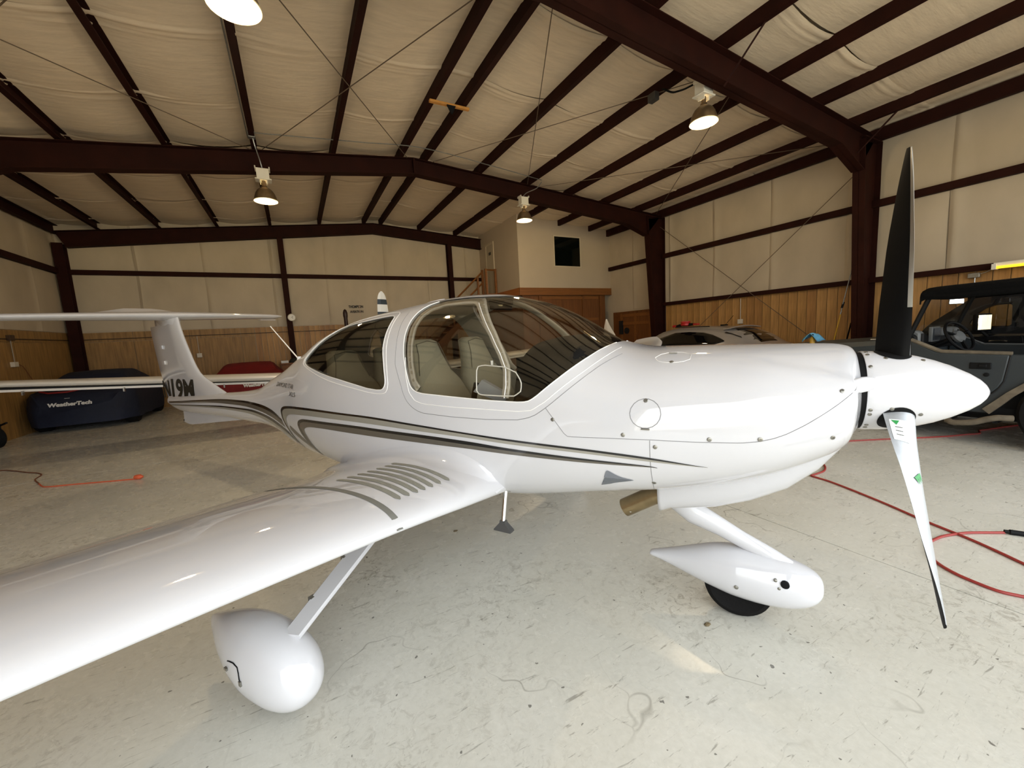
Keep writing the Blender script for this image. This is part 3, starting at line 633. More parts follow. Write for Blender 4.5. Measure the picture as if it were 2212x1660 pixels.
# --- tail: fin, rudder, ventral fin, stabiliser, elevator
f_le = pchip([.90,1.024,1.127,1.247,1.508,1.786,1.95], [4.72,5.10,5.384,5.66,5.856,6.0,6.05]); f_sm = pchip([.80,.876,1.045,1.348,1.60,1.859,1.95], [6.40,6.417,6.467,6.509,6.555,6.585,6.60])
f_te = pchip([.80,.857,1.145,1.315,1.535,1.798,1.95], [6.60,6.66,6.76,6.82,6.86,6.90,6.90])
def fin_sec(z):
    le, sm = float(f_le(z)), float(f_sm(z)); th = .055; r = []
    th = .05 + .015*max(0, 1-(z-.9)/.25)
    ts = np.linspace(0, 1, 14)**1.6
    hw = lambda t: th*1.35*math.sqrt(min(1, t*3.2))*(1-.38*t)*.8
    up = [(le+(sm-le)*t, hw(t), z) for t in ts]; return up + [(p[0], -p[1], z) for p in up[::-1]][:-1]
zs_f = [.86,.93,.98,1.02,1.06,1.1,1.15,1.2,1.25,1.32,1.4,1.55,1.7,1.8,1.86,1.9,1.95]
MB().loft([fin_sec(z) for z in zs_f]).obj('vertical_fin', PAINT, PLANE, smooth=50)
def rud(z):
    sm, te = float(f_sm(z))+.012, float(f_te(z)); w = .028
    return [(sm, w, z), (sm+.03, w*.98, z), (te-.012, .008, z), (te, .004, z), (te, -.004, z), (te-.012, -.008, z), (sm+.03, -w*.98, z), (sm, -w, z)]
MB().loft([rud(z) for z in (.80,.86,.95,1.05,1.15,1.3,1.45,1.6,1.75,1.86)]).obj('rudder', PAINT, PLANE, smooth=40)
for z in (1.36, 1.56): MB().box((6.50,.03,z),(6.56,.05,z+.045)).obj('rudder_hinge', PAINT, PLANE)
MB().prism([(6.262,.77),(6.281,.607),(6.15,.587),(6.05,.588),(4.72,.735),(5.2,.78)], -.012, .012).obj('ventral_fin', PAINT, PLANE, bevel=.004)
disc = MB().box((6.27,.012,.625),(6.284,.018,.64)).obj('tie_down_ring', MATBLK, PLANE)
def stab_sec(b):
    k = abs(b)/1.43; le = 6.02 + .26*k*k; te = 6.50 + .06*k; z = 1.96 + .013*-b; th = .066*(1-.35*k)
    if k > .97: th *= .45
    ts = np.linspace(0, 1, 12)**1.8; up = [(le+(te-le)*t, b, z + th*1.3*math.sqrt(min(1, t*2.6))*(1-.45*t)*.82) for t in ts]
    lo = [(p[0], b, 2*z - p[2] + .004) for p in up[::-1]][:-1]; return up + lo
MB().loft([stab_sec(b) for b in np.linspace(-1.43, 1.43, 41)]).obj('horizontal_stabiliser', PAINT, PLANE, smooth=60)
def elev(b):
    k = abs(b)/1.43; z = 1.965 - .013*b; up = .115*max(0, min(1, 1.25-abs(b-.12)/.62)) + .012
    hx = 6.50 + .06*k; tx = 6.78 - .08*k
    return [(hx+.008, b, z+.028), (tx, b, z+up+.006), (tx, b, z+up), (hx+.008, b, z-.022)]
MB().loft([elev(b) for b in np.linspace(-1.40, 1.40, 31)]).obj('elevator', PAINT, PLANE, smooth=40)
MB().loft([[(x+.0*q, s*w, z) for x, s, w in ((6.0+.05, 0, 0), (6.12, 1, q), (6.4, 1, q*1.1), (6.62, 1, q*.5), (6.75, 0, 0), (6.62, -1, q*.5), (6.4, -1, q*1.1), (6.12, -1, q))] for z, q in ((1.85, .042), (1.89, .05), (1.92, .066), (1.95, .085))]).obj('tail_fairing', PAINT, PLANE, smooth=50)
MB().box((6.35,-1.36,1.925),(6.42,-1.14,1.932)).obj('static_wick_bracket', PAINT, PLANE)
def fin_text(name, s, x0, z0, size, width, xr, m, bold):
    me = text_mesh(s, size, bold); xs = [v.co.x for v in me.vertices]; k = width/(max(xs)-min(xs)); mn = min(xs)
    for v in me.vertices:
        x, z = x0 - (v.co.x-mn)*k, z0 + v.co.y; le, sm = float(f_le(z)), float(f_sm(z)); t = min(1, max(0, (x-le)/(sm-le)))
        th = .05 + .015*max(0, 1-(z-.9)/.25)
        hw = th*1.35*math.sqrt(min(1, t*3.2))*(1-.38*t)*.8 if x < sm else .032
        v.co = (x, hw + .003, z)
    me.materials.clear(); me.materials.append(m); o = bpy.data.objects.new(name, me); C.objects.link(o); o.parent = PLANE; return o
REG = mat('registration_green_black', (38, 42, 38), .35)
fin_text('registration', '19M', 6.42, .935, .33, .66, 0, REG, .012); fin_text('registration', 'N', 6.70, .93, .31, .2, 0, REG, .008)
# --- antennas, roof bits
a0 = Vector(on_skin(3.30, 1.386, 0)); MB().tube([(3.39, .14, 1.38), (3.87, .09, 1.70)], [.006, .004], 8).lathe([(.02, -.01), (.016, .02)], (3.39, .14, 1.39), 'z', 10).obj('whip_antenna', SEAMW, PLANE)
MB().loft([[(x, b*s, float(f_top(x))+h_-.006) for x, b in ((1.98,0),(1.93,.018),(1.86,.02),(1.82,0),(1.86,-.02),(1.93,-.018))] for s, h_ in ((1, 0), (1, .012), (.6, .022))]).obj('roof_antenna', PAINT, PLANE, smooth=True)
# --- spinner, backplate, blades
SP_C = Vector((0, 0, 1.18))
prof = [(.166, -.4235), (.168, -.428), (.1675, -.45), (.164, -.50), (.156, -.55), (.144, -.60), (.127, -.65), (.104, -.70), (.075, -.75), (.052, -.78), (.033, -.797), (.016, -.807), (.004, -.810)]
MB().lathe([(.150, -.385), (.163, -.40), (.163, -.424)], (0, 0, 1.18), 'x', 48).obj('spinner_backplate', MATBLK, PLANE, smooth=30)
SPIN = MB().lathe(prof, (0, 0, 1.18), 'x', 64).obj('spinner', PAINT, PLANE, smooth=30)
BL_ANG = [math.radians(81), math.radians(-38.1), math.radians(201.5)]
SILVB = mat('blade_silver', (176, 180, 184), .42, metal=.55, var=.06, vscale=60); BLKB = mat('blade_black', (4, 4, 4), .6, var=.2, vscale=10, spec=.15)
LEAD = mat('leading_edge_strip', (190, 188, 180), .3, metal=.9)
r_tab = [.10,.14,.18,.23,.28,.35,.42,.49,.56,.63,.70,.76,.82,.87,.91,.925]
_rk = [.10,.14,.28,.42,.56,.70,.82,.91,.93]
c_tab = pchip(_rk, [.108,.113,.118,.124,.121,.097,.078,.047,.03])(r_tab).tolist(); be_tab = pchip(_rk, [57,55,46,34,27.5,23.5,15,8,7])(r_tab).tolist()
th_tab = pchip(_rk, [.06,.05,.027,.021,.017,.013,.010,.006,.004])(r_tab).tolist(); xo_tab = [-.529+.024*(r-.14)/.79 for r in r_tab]
def blade(phi):
    rh = Vector((0, math.cos(phi), math.sin(phi))); th_ = Vector((0, -math.sin(phi), math.cos(phi))); ax = Vector((1, 0, 0))
    mb = MB(); rings = []; tt = np.linspace(0, 1, 11)
    for r, c, be, th, xo in zip(r_tab, c_tab, be_tab, th_tab, xo_tab):
        be = math.radians(be); ch = th_*math.cos(be) + ax*math.sin(be); nf = th_*math.sin(be) - ax*math.cos(be)
        cen = SP_C + rh*r + ax*(xo)
        def P(t, s): return cen + ch*((t-.42)*c) + nf*(s*th*(2.6*math.sqrt(t)*(1-t)**.9))
        rings.append([P(t, .9) for t in tt] + [P(t, -.45) for t in tt[::-1][1:-1]])
    n = len(rings[0]); vs = [q for r in rings for q in r]; fs = []; mi = []
    for i in range(len(rings)-1):
        for k in range(n):
            fs.append((i*n+k, i*n+(k+1) % n, (i+1)*n+(k+1) % n, (i+1)*n+k)); aft = 10 <= k; mi.append(1 if aft else 0)
            if (k == 0 or k == n-1) and i > 4: mi[-1] = 2
    fs += [tuple(range(n))[::-1], tuple(range((len(rings)-1)*n, len(rings)*n))]; mi += [1, 1]
    mb.v = [tuple(v) for v in vs]; mb.f = fs; mb.m = mi
    o = mb.obj('propeller_blade', [SILVB, BLKB, LEAD], PLANE, smooth=40)
    rs = []
    for rr, q in ((.075, .10), (.083, .128), (.083, .150), (.06, .152)):
        rs.append([SP_C + rh*q + ax*(-.515 + rr*math.cos(a)) + th_*rr*math.sin(a)*.78 for a in np.linspace(0, 2*PI, 25)[:-1]])
    # dark cut-out in the spinner around the blade root, following the cone
    ring = []
    for a in np.linspace(0, 2*PI, 33)[:-1]:
        for k in (0, 1):
            pass
    prf = pchip([p[1] for p in prof[::-1]], [p[0] for p in prof[::-1]])
    rows = []
    for f in np.linspace(0, 1, 7):
        row = []
        for a in np.linspace(0, 2*PI, 33):
            x = -.521 + .058*f*math.cos(a); t = .064*f*math.sin(a); R_ = float(prf(x)) + .0015
            al = t/R_; row.append(tuple(SP_C + Vector((x, 0, 0)) + (rh*math.cos(al) + th_*math.sin(al))*R_))
        rows.append(row)
    grid_obj('blade_cutout', rows, MATBLK, PLANE)
    return o, rh, th_
blades = [blade(p) for p in BL_ANG]
# maker's sticker and the green mark on the lower blade (front face)
def on_blade(phi, r, t):
    rh = Vector((0, math.cos(phi), math.sin(phi))); th_ = Vector((0, -math.sin(phi), math.cos(phi))); ax = Vector((1, 0, 0))
    c, be, th, xo = (float(np.interp(r, r_tab, q)) for q in (c_tab, be_tab, th_tab, xo_tab)); be = math.radians(be)
    ch = th_*math.cos(be) + ax*math.sin(be); nf = th_*math.sin(be) - ax*math.cos(be)
    return SP_C + rh*r + ax*xo + ch*((t-.42)*c) + nf*(.9*th*2.6*math.sqrt(t)*(1-t)**.9 + .0012)
def blade_patch(name, r0, r1, t0, t1, m, skew=0, n=5, lift=0):
    return grid_obj(name, [[tuple(on_blade(BL_ANG[1], r0+(r1-r0)*i/n + skew*(j/n), t0+(t1-t0)*j/n) ) for j in range(n+1)] for i in range(n+1)], m, PLANE)
STK = mat('white_sticker', (236, 240, 236), .5); GRN = mat('green_print', (40, 140, 70), .5)
blade_patch('sticker', .195, .295, .93, .50, STK, .0)
def blade_tri(pts, m, name):
    mb = MB(); mb.add([tuple(on_blade(BL_ANG[1], r, t) + Vector((-.0006, .0012, .0012))) for r, t in pts], [tuple(range(len(pts)))]); return mb.obj(name, m, PLANE, fix=False)
blade_tri([(.200,.90),(.200,.72),(.222,.80)], GRN, 'sticker_print'); blade_tri([(.205,.58),(.208,.58),(.28,.56),(.277,.56)], GRN, 'sticker_print')
for k in range(3): blade_tri([(.23+.018*k,.84),(.233+.018*k,.84),(.233+.018*k,.66),(.23+.018*k,.66)], LETTER, 'sticker_print')
for k in range(3): blade_tri([(.41+.012*k,.36+.09*k),(.44+.012*k,.26+.09*k),(.425+.012*k,.48+.09*k)], GRN, 'green_mark')
def spin_screw(x, a, r=.007):
    prf = pchip([p[1] for p in prof[::-1]], [p[0] for p in prof[::-1]]); R_ = float(prf(x)); d = Vector((0, math.cos(a), math.sin(a)))
    c = SP_C + Vector((x, 0, 0)) + d*R_; u = Vector((1, 0, 0)); v = d.cross(u)
    MB().loft([[c + d*h_ + (u*math.cos(t) + v*math.sin(t))*rr for t in np.linspace(0, 2*PI, 11)[:-1]] for rr, h_ in ((r, -.003), (r, .002), (r*.6, .0035))]).obj('spinner_screw', STEELG, PLANE, smooth=True)
for a in (78, 68, 42, 12, -20, -27, -50, -58): spin_screw(-.436, math.radians(a))
for x, a in ((-.50, -18), (-.59, -30), (-.49, 60), (-.605, 66)): spin_screw(x, math.radians(a))
for sd in (1, -1):
    MB().loft([[(x, sd*(b + r*.8*math.cos(a)), z + r*math.sin(a)) for a in np.linspace(0, 2*PI, 17)[:-1]] for x, b, z, r in ((-.29, .322, 1.224, .004), (-.32, .302, 1.228, .017), (-.35, .280, 1.232, .026), (-.385, .25, 1.235, .031), (-.41, .226, 1.236, .029), (-.43, .205, 1.236, .022), (-.443, .190, 1.236, .012), (-.447, .186, 1.236, .004))]).obj('inlet_lip', PAINT, PLANE, smooth=60)
# --- lower scoop, exhaust
sc_x = [-.405, -.362, -.276, -.167, -.03, .11, .253, .313, .35, .366]; sc_b = [1.035, .968, .858, .760, .684, .630, .597, .585, .565, .556]; sc_w = [.12, .17, .205, .228, .24, .245, .24, .235, .23, .228]
sc_t = [1.10, 1.06, .99, .93, .87, .83, .79, .77, .76, .755]
rows = []
for x, zb, w, zt in zip(sc_x, sc_b, sc_w, sc_t):
    r = []
    for a in np.linspace(-PI, 0, 33): r.append((x, w*1.04*np.sign(math.cos(a))*abs(math.cos(a))**.45, zt + (zt-zb+.012)*np.sign(math.sin(a))*abs(math.sin(a))**.6))
    rows.append(r)
grid_obj('air_scoop', rows, PAINT, PLANE, thick=.006)
MB().tube([(.24, .165, .70), (.40, .17, .635), (.545, .175, .545)], .047, 24).obj('exhaust_pipe', BRONZE, PLANE, smooth=50)
MB().tube([(.5452, .175, .5449), (.5462, .1752, .5443)], .041, 24).obj('exhaust_bore', DARK, PLANE); disc_e = MB().lathe([(.006, 0), (.006, .003)], (.505, .216, .545), 'z', 8).obj('exhaust_rivet', CHROME, PLANE)
# --- step
MB().tube([(1.12, .44, .68), (1.12, .46, .62), (1.115, .50, .50)], .013, 12).obj('boarding_step', CHROME, PLANE, smooth=True)
MB().loft([[(1.115+sx*a, .50+sy*b_, z) for sx, sy in ((-1,-1),(1,-1),(1,1),(-1,1))] for z, a, b_ in ((.505, .016, .012), (.492, .018, .014), (.455, .052, .020), (.447, .053, .021))]).obj('step_pad', mat('step_grey', (96, 96, 96), .35, metal=.6), PLANE)
MB().box((1.085, .425, .655), (1.15, .46, .664)).tube([(1.16, .44, .66), (1.162, .445, .62)], .004, 6).obj('step_plate', STEELG, PLANE)
# --- landing gear
def spat(name, tab, bc, m):
    """wheel fairing: rows of (x, z top, z bottom, half width)"""
    x_, t_, b_, w_ = (np.array(q, float) for q in zip(*tab)); s = np.arange(len(x_)); fx, ft, fb, fw = (pchip(s, q) for q in (x_, t_, b_, w_)); rings = []
    for k in np.linspace(0, len(s)-1, (len(s)-1)*4+1):
        x, zt, zb, w = float(fx(k)), float(ft(k)), float(fb(k)), float(fw(k)); zc = (zt+zb)/2; hh = (zt-zb)/2
        rings.append([(x, bc + w*np.sign(math.cos(a))*abs(math.cos(a))**.92, zc + hh*np.sign(math.sin(a))*abs(math.sin(a))**.92) for a in np.linspace(0, 2*PI, 41)[:-1]])
    return MB().loft(rings).obj(name, m, PLANE, smooth=60)
spat('nose_wheel_fairing', [(-.338,.235,.215,.01),(-.333,.262,.19,.035),(-.318,.285,.165,.06),(-.29,.305,.14,.083),(-.24,.325,.118,.104),(-.17,.342,.102,.118),(-.08,.352,.098,.125),(.02,.358,.104,.122),(.12,.345,.124,.108),(.22,.313,.152,.086),(.32,.278,.182,.058),(.40,.252,.203,.036),(.445,.238,.212,.024),(.452,.233,.215,.018)], 0, PAINT)
def wheel(x, b, r, w):
    MB().lathe([(r*.55, -w*.36), (r*.82, -w*.5), (r*.95, -w*.42), (r, -w*.2), (r, w*.2), (r*.95, w*.42), (r*.82, w*.5), (r*.55, w*.36)], (x, b, r), 'y', 40).obj('tyre', RUBBER, PLANE, smooth=40)
wheel(.015, 0, .158, .11)
MB().tube([(.34, 0, .60), (.22, 0, .50), (.09, 0, .445), (.0, 0, .40), (-.12, 0, .345), (-.20, 0, .305)], [.07, .062, .047, .042, .04, .036], 16, flat=.8).obj('nose_gear_leg', PAINT, PLANE, smooth=True)
MB().lathe([(.052, 0), (.056, .002), (.05, .01)], (-.175, 0, .318), 'z', 20).obj('leg_boot', DARK, PLANE)
def knob(x, b, z, r, m, name): MB().lathe([(r, -.01), (r, .0025), (r*.6, .004)], (x, b, z), 'y', 12).obj(name, m, PLANE, smooth=True)
knob(.02, .121, .205, .010, STEELG, 'fairing_screw'); knob(-.14, .117, .283, .007, STEELG, 'fairing_screw'); knob(-.155, .117, .247, .007, STEELG, 'fairing_screw'); knob(-.178, .1155, .270, .018, MATBLK, 'axle_access_hole')
MAIN0 = [(1.255,.30,.27,.012),(1.262,.345,.215,.05),(1.285,.39,.165,.085),(1.325,.43,.12,.115),(1.39,.467,.083,.14),(1.48,.492,.062,.155),(1.59,.50,.055,.16),(1.70,.487,.065,.15),(1.81,.455,.092,.128),(1.91,.412,.13,.10),(2.0,.368,.17,.068),(2.075,.33,.205,.04),(2.12,.305,.232,.018),(2.128,.295,.24,.01)]
MAIN = []
for x, zt, zb, w in MAIN0:
    u = (x-1.255)/.873; zc = .224 + (.238-.224)*max(0, (u-.3)/.7)**1.3 + .01; hh = .162*((zt-.285)/.215 + (.285-zb)/.23)/2
    MAIN.append((1.381 + .759*u, zc+hh, zc-hh, w/.16*.125))
for sd in (1, -1):
    spat('main_wheel_fairing', MAIN, 1.472*sd, PAINT); wheel(1.68, 1.452*sd, .165, .075)
    # flat tapered spring leg
    pa, pb = Vector((1.80, .46*sd, .62)), Vector((1.512, 1.455*sd, .372)); d = (pb-pa).normalized(); u = Vector((0, 0, 1)).cross(d).normalized(); u = Vector((1, 0, 0)) - d*d.x; u.normalize(); n_ = d.cross(u)
    rings = [[p + u*w*sx + n_*t*sy for sx, sy in ((-1,-.4),(-.9,-1),(.9,-1),(1,-.4),(1,.4),(.9,1),(-.9,1),(-1,.4))] for p, w, t in ((pa, .06, .014), (pb, .042, .010))]
    MB().loft(rings).obj('main_gear_leg', PAINT, PLANE, bevel=0)
    ln = [pa + d*k*((pb-pa).length) + u*(.062-.018*k) for k in (.2, .6, .96)]; MB().tube(ln, .004, 6).obj('brake_line', MATBLK, PLANE)
    for k in (.62, .84):
        c = pa + d*k*((pb-pa).length) + u*(.048-.018*(k-.5)); MB().box((c.x-.012, c.y-.012, c.z-.012), (c.x+.012, c.y+.012, c.z+.012)).obj('line_clip', STEELG, PLANE)
bp_ = [(1.745,1.589,.278),(1.72,1.591,.287),(1.69,1.592,.293),(1.659,1.593,.288),(1.648,1.596,.269),(1.644,1.598,.247),(1.64,1.598,.235)]
MB().tube(bp_, .0022, 6).obj('fairing_wire', MATBLK, PLANE); MB().box((1.632,1.592,.222),(1.646,1.602,.242)).obj('access_latch', STEELG, PLANE); MB().box((1.745,1.586,.238),(1.765,1.598,.248)).obj('access_latch', STEELG, PLANE)

# --- cabin seen through the glass: floor, seats, panel, hoop, small vent window
MB().prism([(.6,.70),(.6,.80),(1.2,.74),(2.3,.74),(2.9,.95),(3.1,1.1),(3.1,1.0),(2.4,.66)], -.36, .36).obj('cabin_floor', MATBLK, PLANE)
def seat(xb, b, top, name):
    """bucket seat: cushion and a tapered high back with welts"""
    e = empty(name, (xb, b, 0)); e.parent = PLANE
    def ring(z, xf, th, w, r=.03): return [(xf-th/2+.6*r, -w, z), (xf-th/2, -w+r, z), (xf-th/2, w-r, z), (xf-th/2+.6*r, w, z), (xf+th/2-.6*r, w, z), (xf+th/2, w-r, z), (xf+th/2, -w+r, z), (xf+th/2-.6*r, -w, z)]
    h = top
    rings = [ring(h-.62, -.23, .12, .235), ring(h-.50, -.17, .15, .24), ring(h-.36, -.10, .15, .235), ring(h-.27, -.065, .13, .205), ring(h-.21, -.04, .12, .16), ring(h-.10, -.005, .11, .128), ring(h-.02, .02, .10, .115), ring(h, .025, .06, .085)]
    MB().loft(rings).obj('backrest', LEATH, e, smooth=70)
    MB().loft([[(x, y, z + .0) for x, y in ((-.62,-.22),(-.18,-.24),(-.18,.24),(-.62,.22))] for z in (h-.72, h-.66, h-.60)]).obj('cushion', LEATH, e, bevel=.03)
    for w in (.07, -.07): MB().tube([(-.30, w, h-.60), (-.245, w, h-.50), (-.178, w, h-.38), (-.155, w*.9, h-.33)], .003, 5).obj('welt', LEATHS, e)
    MB().tube([(-.155, -.17, h-.335), (-.14, 0, h-.30), (-.155, .17, h-.335)], .003, 5).obj('welt', LEATHS, e)
    MB().tube([(-.10, -.165, h-.25), (-.062, -.118, h-.10), (-.035, -.105, h-.03), (-.03, 0, h-.012), (-.035, .105, h-.03), (-.062, .118, h-.10), (-.10, .165, h-.25)], .0028, 5).obj('welt', LEATHS, e)
    return e
seat(1.80, .27, 1.50, 'front_seat'); seat(1.80, -.27, 1.50, 'front_seat'); seat(2.68, .22, 1.45, 'rear_seat'); seat(2.68, -.22, 1.45, 'rear_seat')
rows = []
for x, zt, w, zs in ((.605,1.40,.40,1.30),(.70,1.455,.46,1.28),(.80,1.475,.49,1.24),(.90,1.47,.505,1.2),(.985,1.455,.51,1.16),(1.0,1.40,.50,1.12),(1.0,1.0,.48,1.0)):
    rows.append([(x, w*math.copysign(abs(math.cos(a))**.8, math.cos(a)), zs + (zt-zs)*abs(math.sin(a))**.7) for a in np.linspace(PI, 0, 25)])
grid_obj('glareshield', rows, MATBLK, PLANE, thick=.01)
MB().box((.99,-.45,.9),(1.01,.45,1.38)).obj('instrument_panel', MATBLK, PLANE)
MB().box((1.012,.06,1.12),(1.02,.36,1.33)).obj('flight_display', mat('display_glass', (20, 24, 30), .1), PLANE)
for sd in (.27, -.27): MB().tube([(1.55, sd, .86), (1.45, sd, 1.02), (1.42, sd, 1.15), (1.40, sd, 1.22)], [.014, .014, .018, .016], 10).obj('control_stick', MATBLK, PLANE, smooth=True)
MB().loft([[(1.28, .47, 1.20), (1.22, .47, 1.265), (1.06, .46, 1.185), (1.10, .46, 1.14)], [(1.28, .44, 1.20), (1.22, .44, 1.265), (1.06, .43, 1.185), (1.10, .43, 1.14)]]).obj('side_pocket', mat('pale_blue_trim', (168, 176, 190), .5), PLANE)
HOOP = mat('canopy_hoop', (176, 172, 162), .45, var=.05)
def inner(x, z, g, sd): return (x, sd*float(fus_b(x, z, g)), z)
hoop = [(1.02,1.19),(1.012,1.25),(1.02,1.33),(1.065,1.406),(1.145,1.506),(1.233,1.60),(1.285,1.652),(1.33,1.69),(1.37,1.708),(1.45,1.715),(1.60,1.712),(1.69,1.69),(1.735,1.64),(1.738,1.57),(1.715,1.47),(1.68,1.36),(1.64,1.26),(1.60,1.22)]
for sd in (1, -1):
    pts = resample(hoop, 60); rows = []
    for i, (x, z) in enumerate(pts):
        a, b = pts[max(0, i-1)], pts[min(59, i+1)]; n = np.array([-(b-a)[1], (b-a)[0]]); n /= np.linalg.norm(n); w = .02
        rows.append([inner(x + n[0]*w*q, min(z + n[1]*w*q, float(f_top(x))-.02), -.014 if abs(q) < 1 else -.012, sd) for q in (-1, -.4, .4, 1)])
    grid_obj('canopy_hoop', rows, HOOP, PLANE, thick=.012)
    skin_line('hoop_edge', [(x+.018*(1 if x > 1.3 else -1)*0, z) for x, z in hoop[:8]], .0022, SEAMW, -.001, side=sd)
    vw = [(1.183,1.222),(1.191,1.327),(1.184,1.345),(1.151,1.352),(1.028,1.341),(.961,1.314),(.928,1.271),(.925,1.227),(.96,1.202),(1.043,1.2),(1.165,1.203)]
    skin_line('vent_window', vw, .003, mat('clear_edge', (196, 192, 180), .2), .001, close=True, side=sd)
    MB().tube([inner(1.10, 1.352, .004, sd), inner(1.10, 1.375, .012, sd)], .009, 8).obj('vent_catch', STEELG, PLANE)
MB().box((1.30,-.06,1.69),(1.42,.06,1.725)).box((1.345,-.12,1.66),(1.375,.12,1.69)).obj('overhead_console', MATBLK, PLANE, bevel=.008)
MB().lathe([(.024,0),(.026,.006),(.022,.012)], (1.36, .03, 1.682), 'z', 16).obj('dome_light', mat('dome_lens', (255, 240, 190), .3), PLANE)
for sd in (1, -1): MB().tube([(1.86, sd*.42, 1.45), (1.72, sd*.42, 1.22), (1.62, sd*.38, .95)], .018, 8, flat=.15).obj('seat_belt', MATBLK, PLANE)
MB().tube([(1.0, -.28, 1.30), (1.0, -.32, 1.36), (1.03, -.30, 1.40)], .012, 8).obj('headset', MATBLK, PLANE)
# ================================================================ high-bay lamps, shop light
LAMPM = mat('spun_aluminium', (150, 128, 100), .35, metal=.85, var=.2, vscale=12); BALLAST = mat('ballast_white', (226, 220, 204), .5)
BULB = mat('lit_bulb', (255, 236, 190), .4, emit=(255, 226, 160), estr=60); INNER = mat('reflector_inside', (250, 226, 180), .3, emit=(255, 214, 140), estr=1.2)
def highbay(x, y, zb, label):
    """ballast box, neck, bell reflector with lit lamp; zb = rim height"""
    e = empty('high_bay_lamp', (x, y, zb)); tag(e, label, 'lamp', 'high-bay lamps')
    outer = [(.19, 0), (.186, .02), (.176, .07), (.155, .13), (.125, .18), (.085, .215), (.05, .23), (.045, .26)]
    MB().lathe(outer + [(.04, .26), (.045, .225), (.08, .208), (.12, .172), (.149, .125), (.17, .068), (.18, .02), (.184, 0)], (0,0,0), 'z', 32).obj('reflector', LAMPM, e, smooth=40)
    n = 32; prof = [(.182, .004), (.168, .068), (.147, .124), (.118, .170), (.078, .205), (.04, .222)]
    grid_obj('reflector_lining', [[(r*math.cos(a), r*math.sin(a), z) for a in np.linspace(0, 2*PI, n+1)] for r, z in prof], INNER, e)
    MB().lathe([(.192, -.004), (.196, .002), (.192, .010), (.186, .004)], (0,0,0), 'z', 32).obj('rim', mat('lit_rim', (255, 240, 200), .4), e, smooth=True)
    MB().lathe([(.02, .20), (.05, .16), (.06, .11), (.045, .06), (.012, .045)], (0,0,0), 'z', 16).obj('bulb', BULB, e, smooth=True)
    MB().tube([(0,0,.25), (0,0,.36)], .032, 12).obj('neck', LAMPM, e, smooth=True)
    b = MB().box((-.10, -.08, .36), (.10, .08, .55)); b.box((-.13, -.10, .35), (.13, .10, .37)).box((-.12, -.09, .53), (-.10, .09, .58)).box((.10, -.09, .53), (.12, .09, .58)); b.obj('ballast_box', BALLAST, e, bevel=.008)
    MB().box((-.06, -.05, .30), (-.045, .05, .36)).box((.045, -.05, .30), (.06, .05, .36)).obj('bracket', BALLAST, e)
    ld = bpy.data.lights.new('lamp_light', 'POINT'); ld.energy = LAMP_W; ld.color = (1, .78, .50); ld.shadow_soft_size = .09; lo = bpy.data.objects.new('lamp_light', ld); C.objects.link(lo); lo.parent = e; lo.location = (0, 0, -.02)
    return e
def wire(name, pts, r, m, label, cat, group=None, n=6):
    o = MB().tube(pts, r, n).obj(name, m, None, smooth=True); return tag(o, label, cat, group)
highbay(-.14, 4.1, 4.22, 'lit high-bay lamp cut off by the top edge of the photo'); highbay(5.6, 4.1, 4.42, 'lit high-bay lamp under the near rafter at right'); highbay(-.18, 8.8, 4.16, 'lit high-bay lamp at left under the middle rafter'); highbay(5.35, 8.9, 4.30, 'lit high-bay lamp before the raised white office')
def smooth_path(pts, n=8):
    p = np.array(pts, float); ix = np.arange(len(p)); f = [pchip(ix, p[:, k]) for k in range(3)]; return [tuple(float(g(t)) for g in f) for t in np.linspace(0, len(p)-1, (len(p)-1)*n+1)]
wire('lamp_cord', smooth_path([(-.27, 8.55, 5.2), (-.24, 8.6, 5.0), (-.20, 8.75, 4.85), (-.18, 8.8, 4.74)]), .011, GALV, 'grey flexible cord feeding the lamp under the middle rafter at left', 'cable')
wire('lamp_cord', smooth_path([(5.68, 8.55, 5.14), (5.6, 8.65, 5.02), (5.42, 8.85, 4.95), (5.35, 8.9, 4.88)]), .011, GALV, 'grey flexible cord feeding the lamp before the office', 'cable')
wire('lamp_cord', smooth_path([(5.50, 4.75, 5.2), (5.48, 4.5, 5.02), (5.5, 4.3, 4.98), (5.58, 4.12, 5.0)]), .014, MATBLK, 'black sagging cord feeding the lamp under the near rafter', 'cable')
wire('conduit', smooth_path([(-.27, 8.55, 5.21), (1.5, 8.5, 5.33), (2.7, 8.45, 5.40), (4.38, 8.5, 5.29), (5.68, 8.55, 5.18)]), .010, GALV, 'thin metal conduit crossing the purlins before the middle rafter', 'conduit')
wire('conduit', [(-.33, YF+.2, 5.12), (-.33, 8.55, 5.12)], .012, GALV, 'long conduit strapped along the purlin over the left lamps', 'conduit')
tag(MB().box((-.34, 8.5, 5.12), (-.22, 8.6, 5.22)).obj('junction_box', GALV, None, bevel=.006), 'small grey junction box on the purlin above the left lamp', 'junction box')
tag(MB().box((5.44, 4.85, 5.10), (5.54, 5.0, 5.22)).obj('junction_box', mat('dark_box', (60, 58, 55), .5), None, bevel=.006), 'dark junction box on the purlin left of the near right lamp', 'junction box')
CABLE = mat('brace_cable', (96, 80, 62), .6)
def zr(x): return zroof(x) - .015
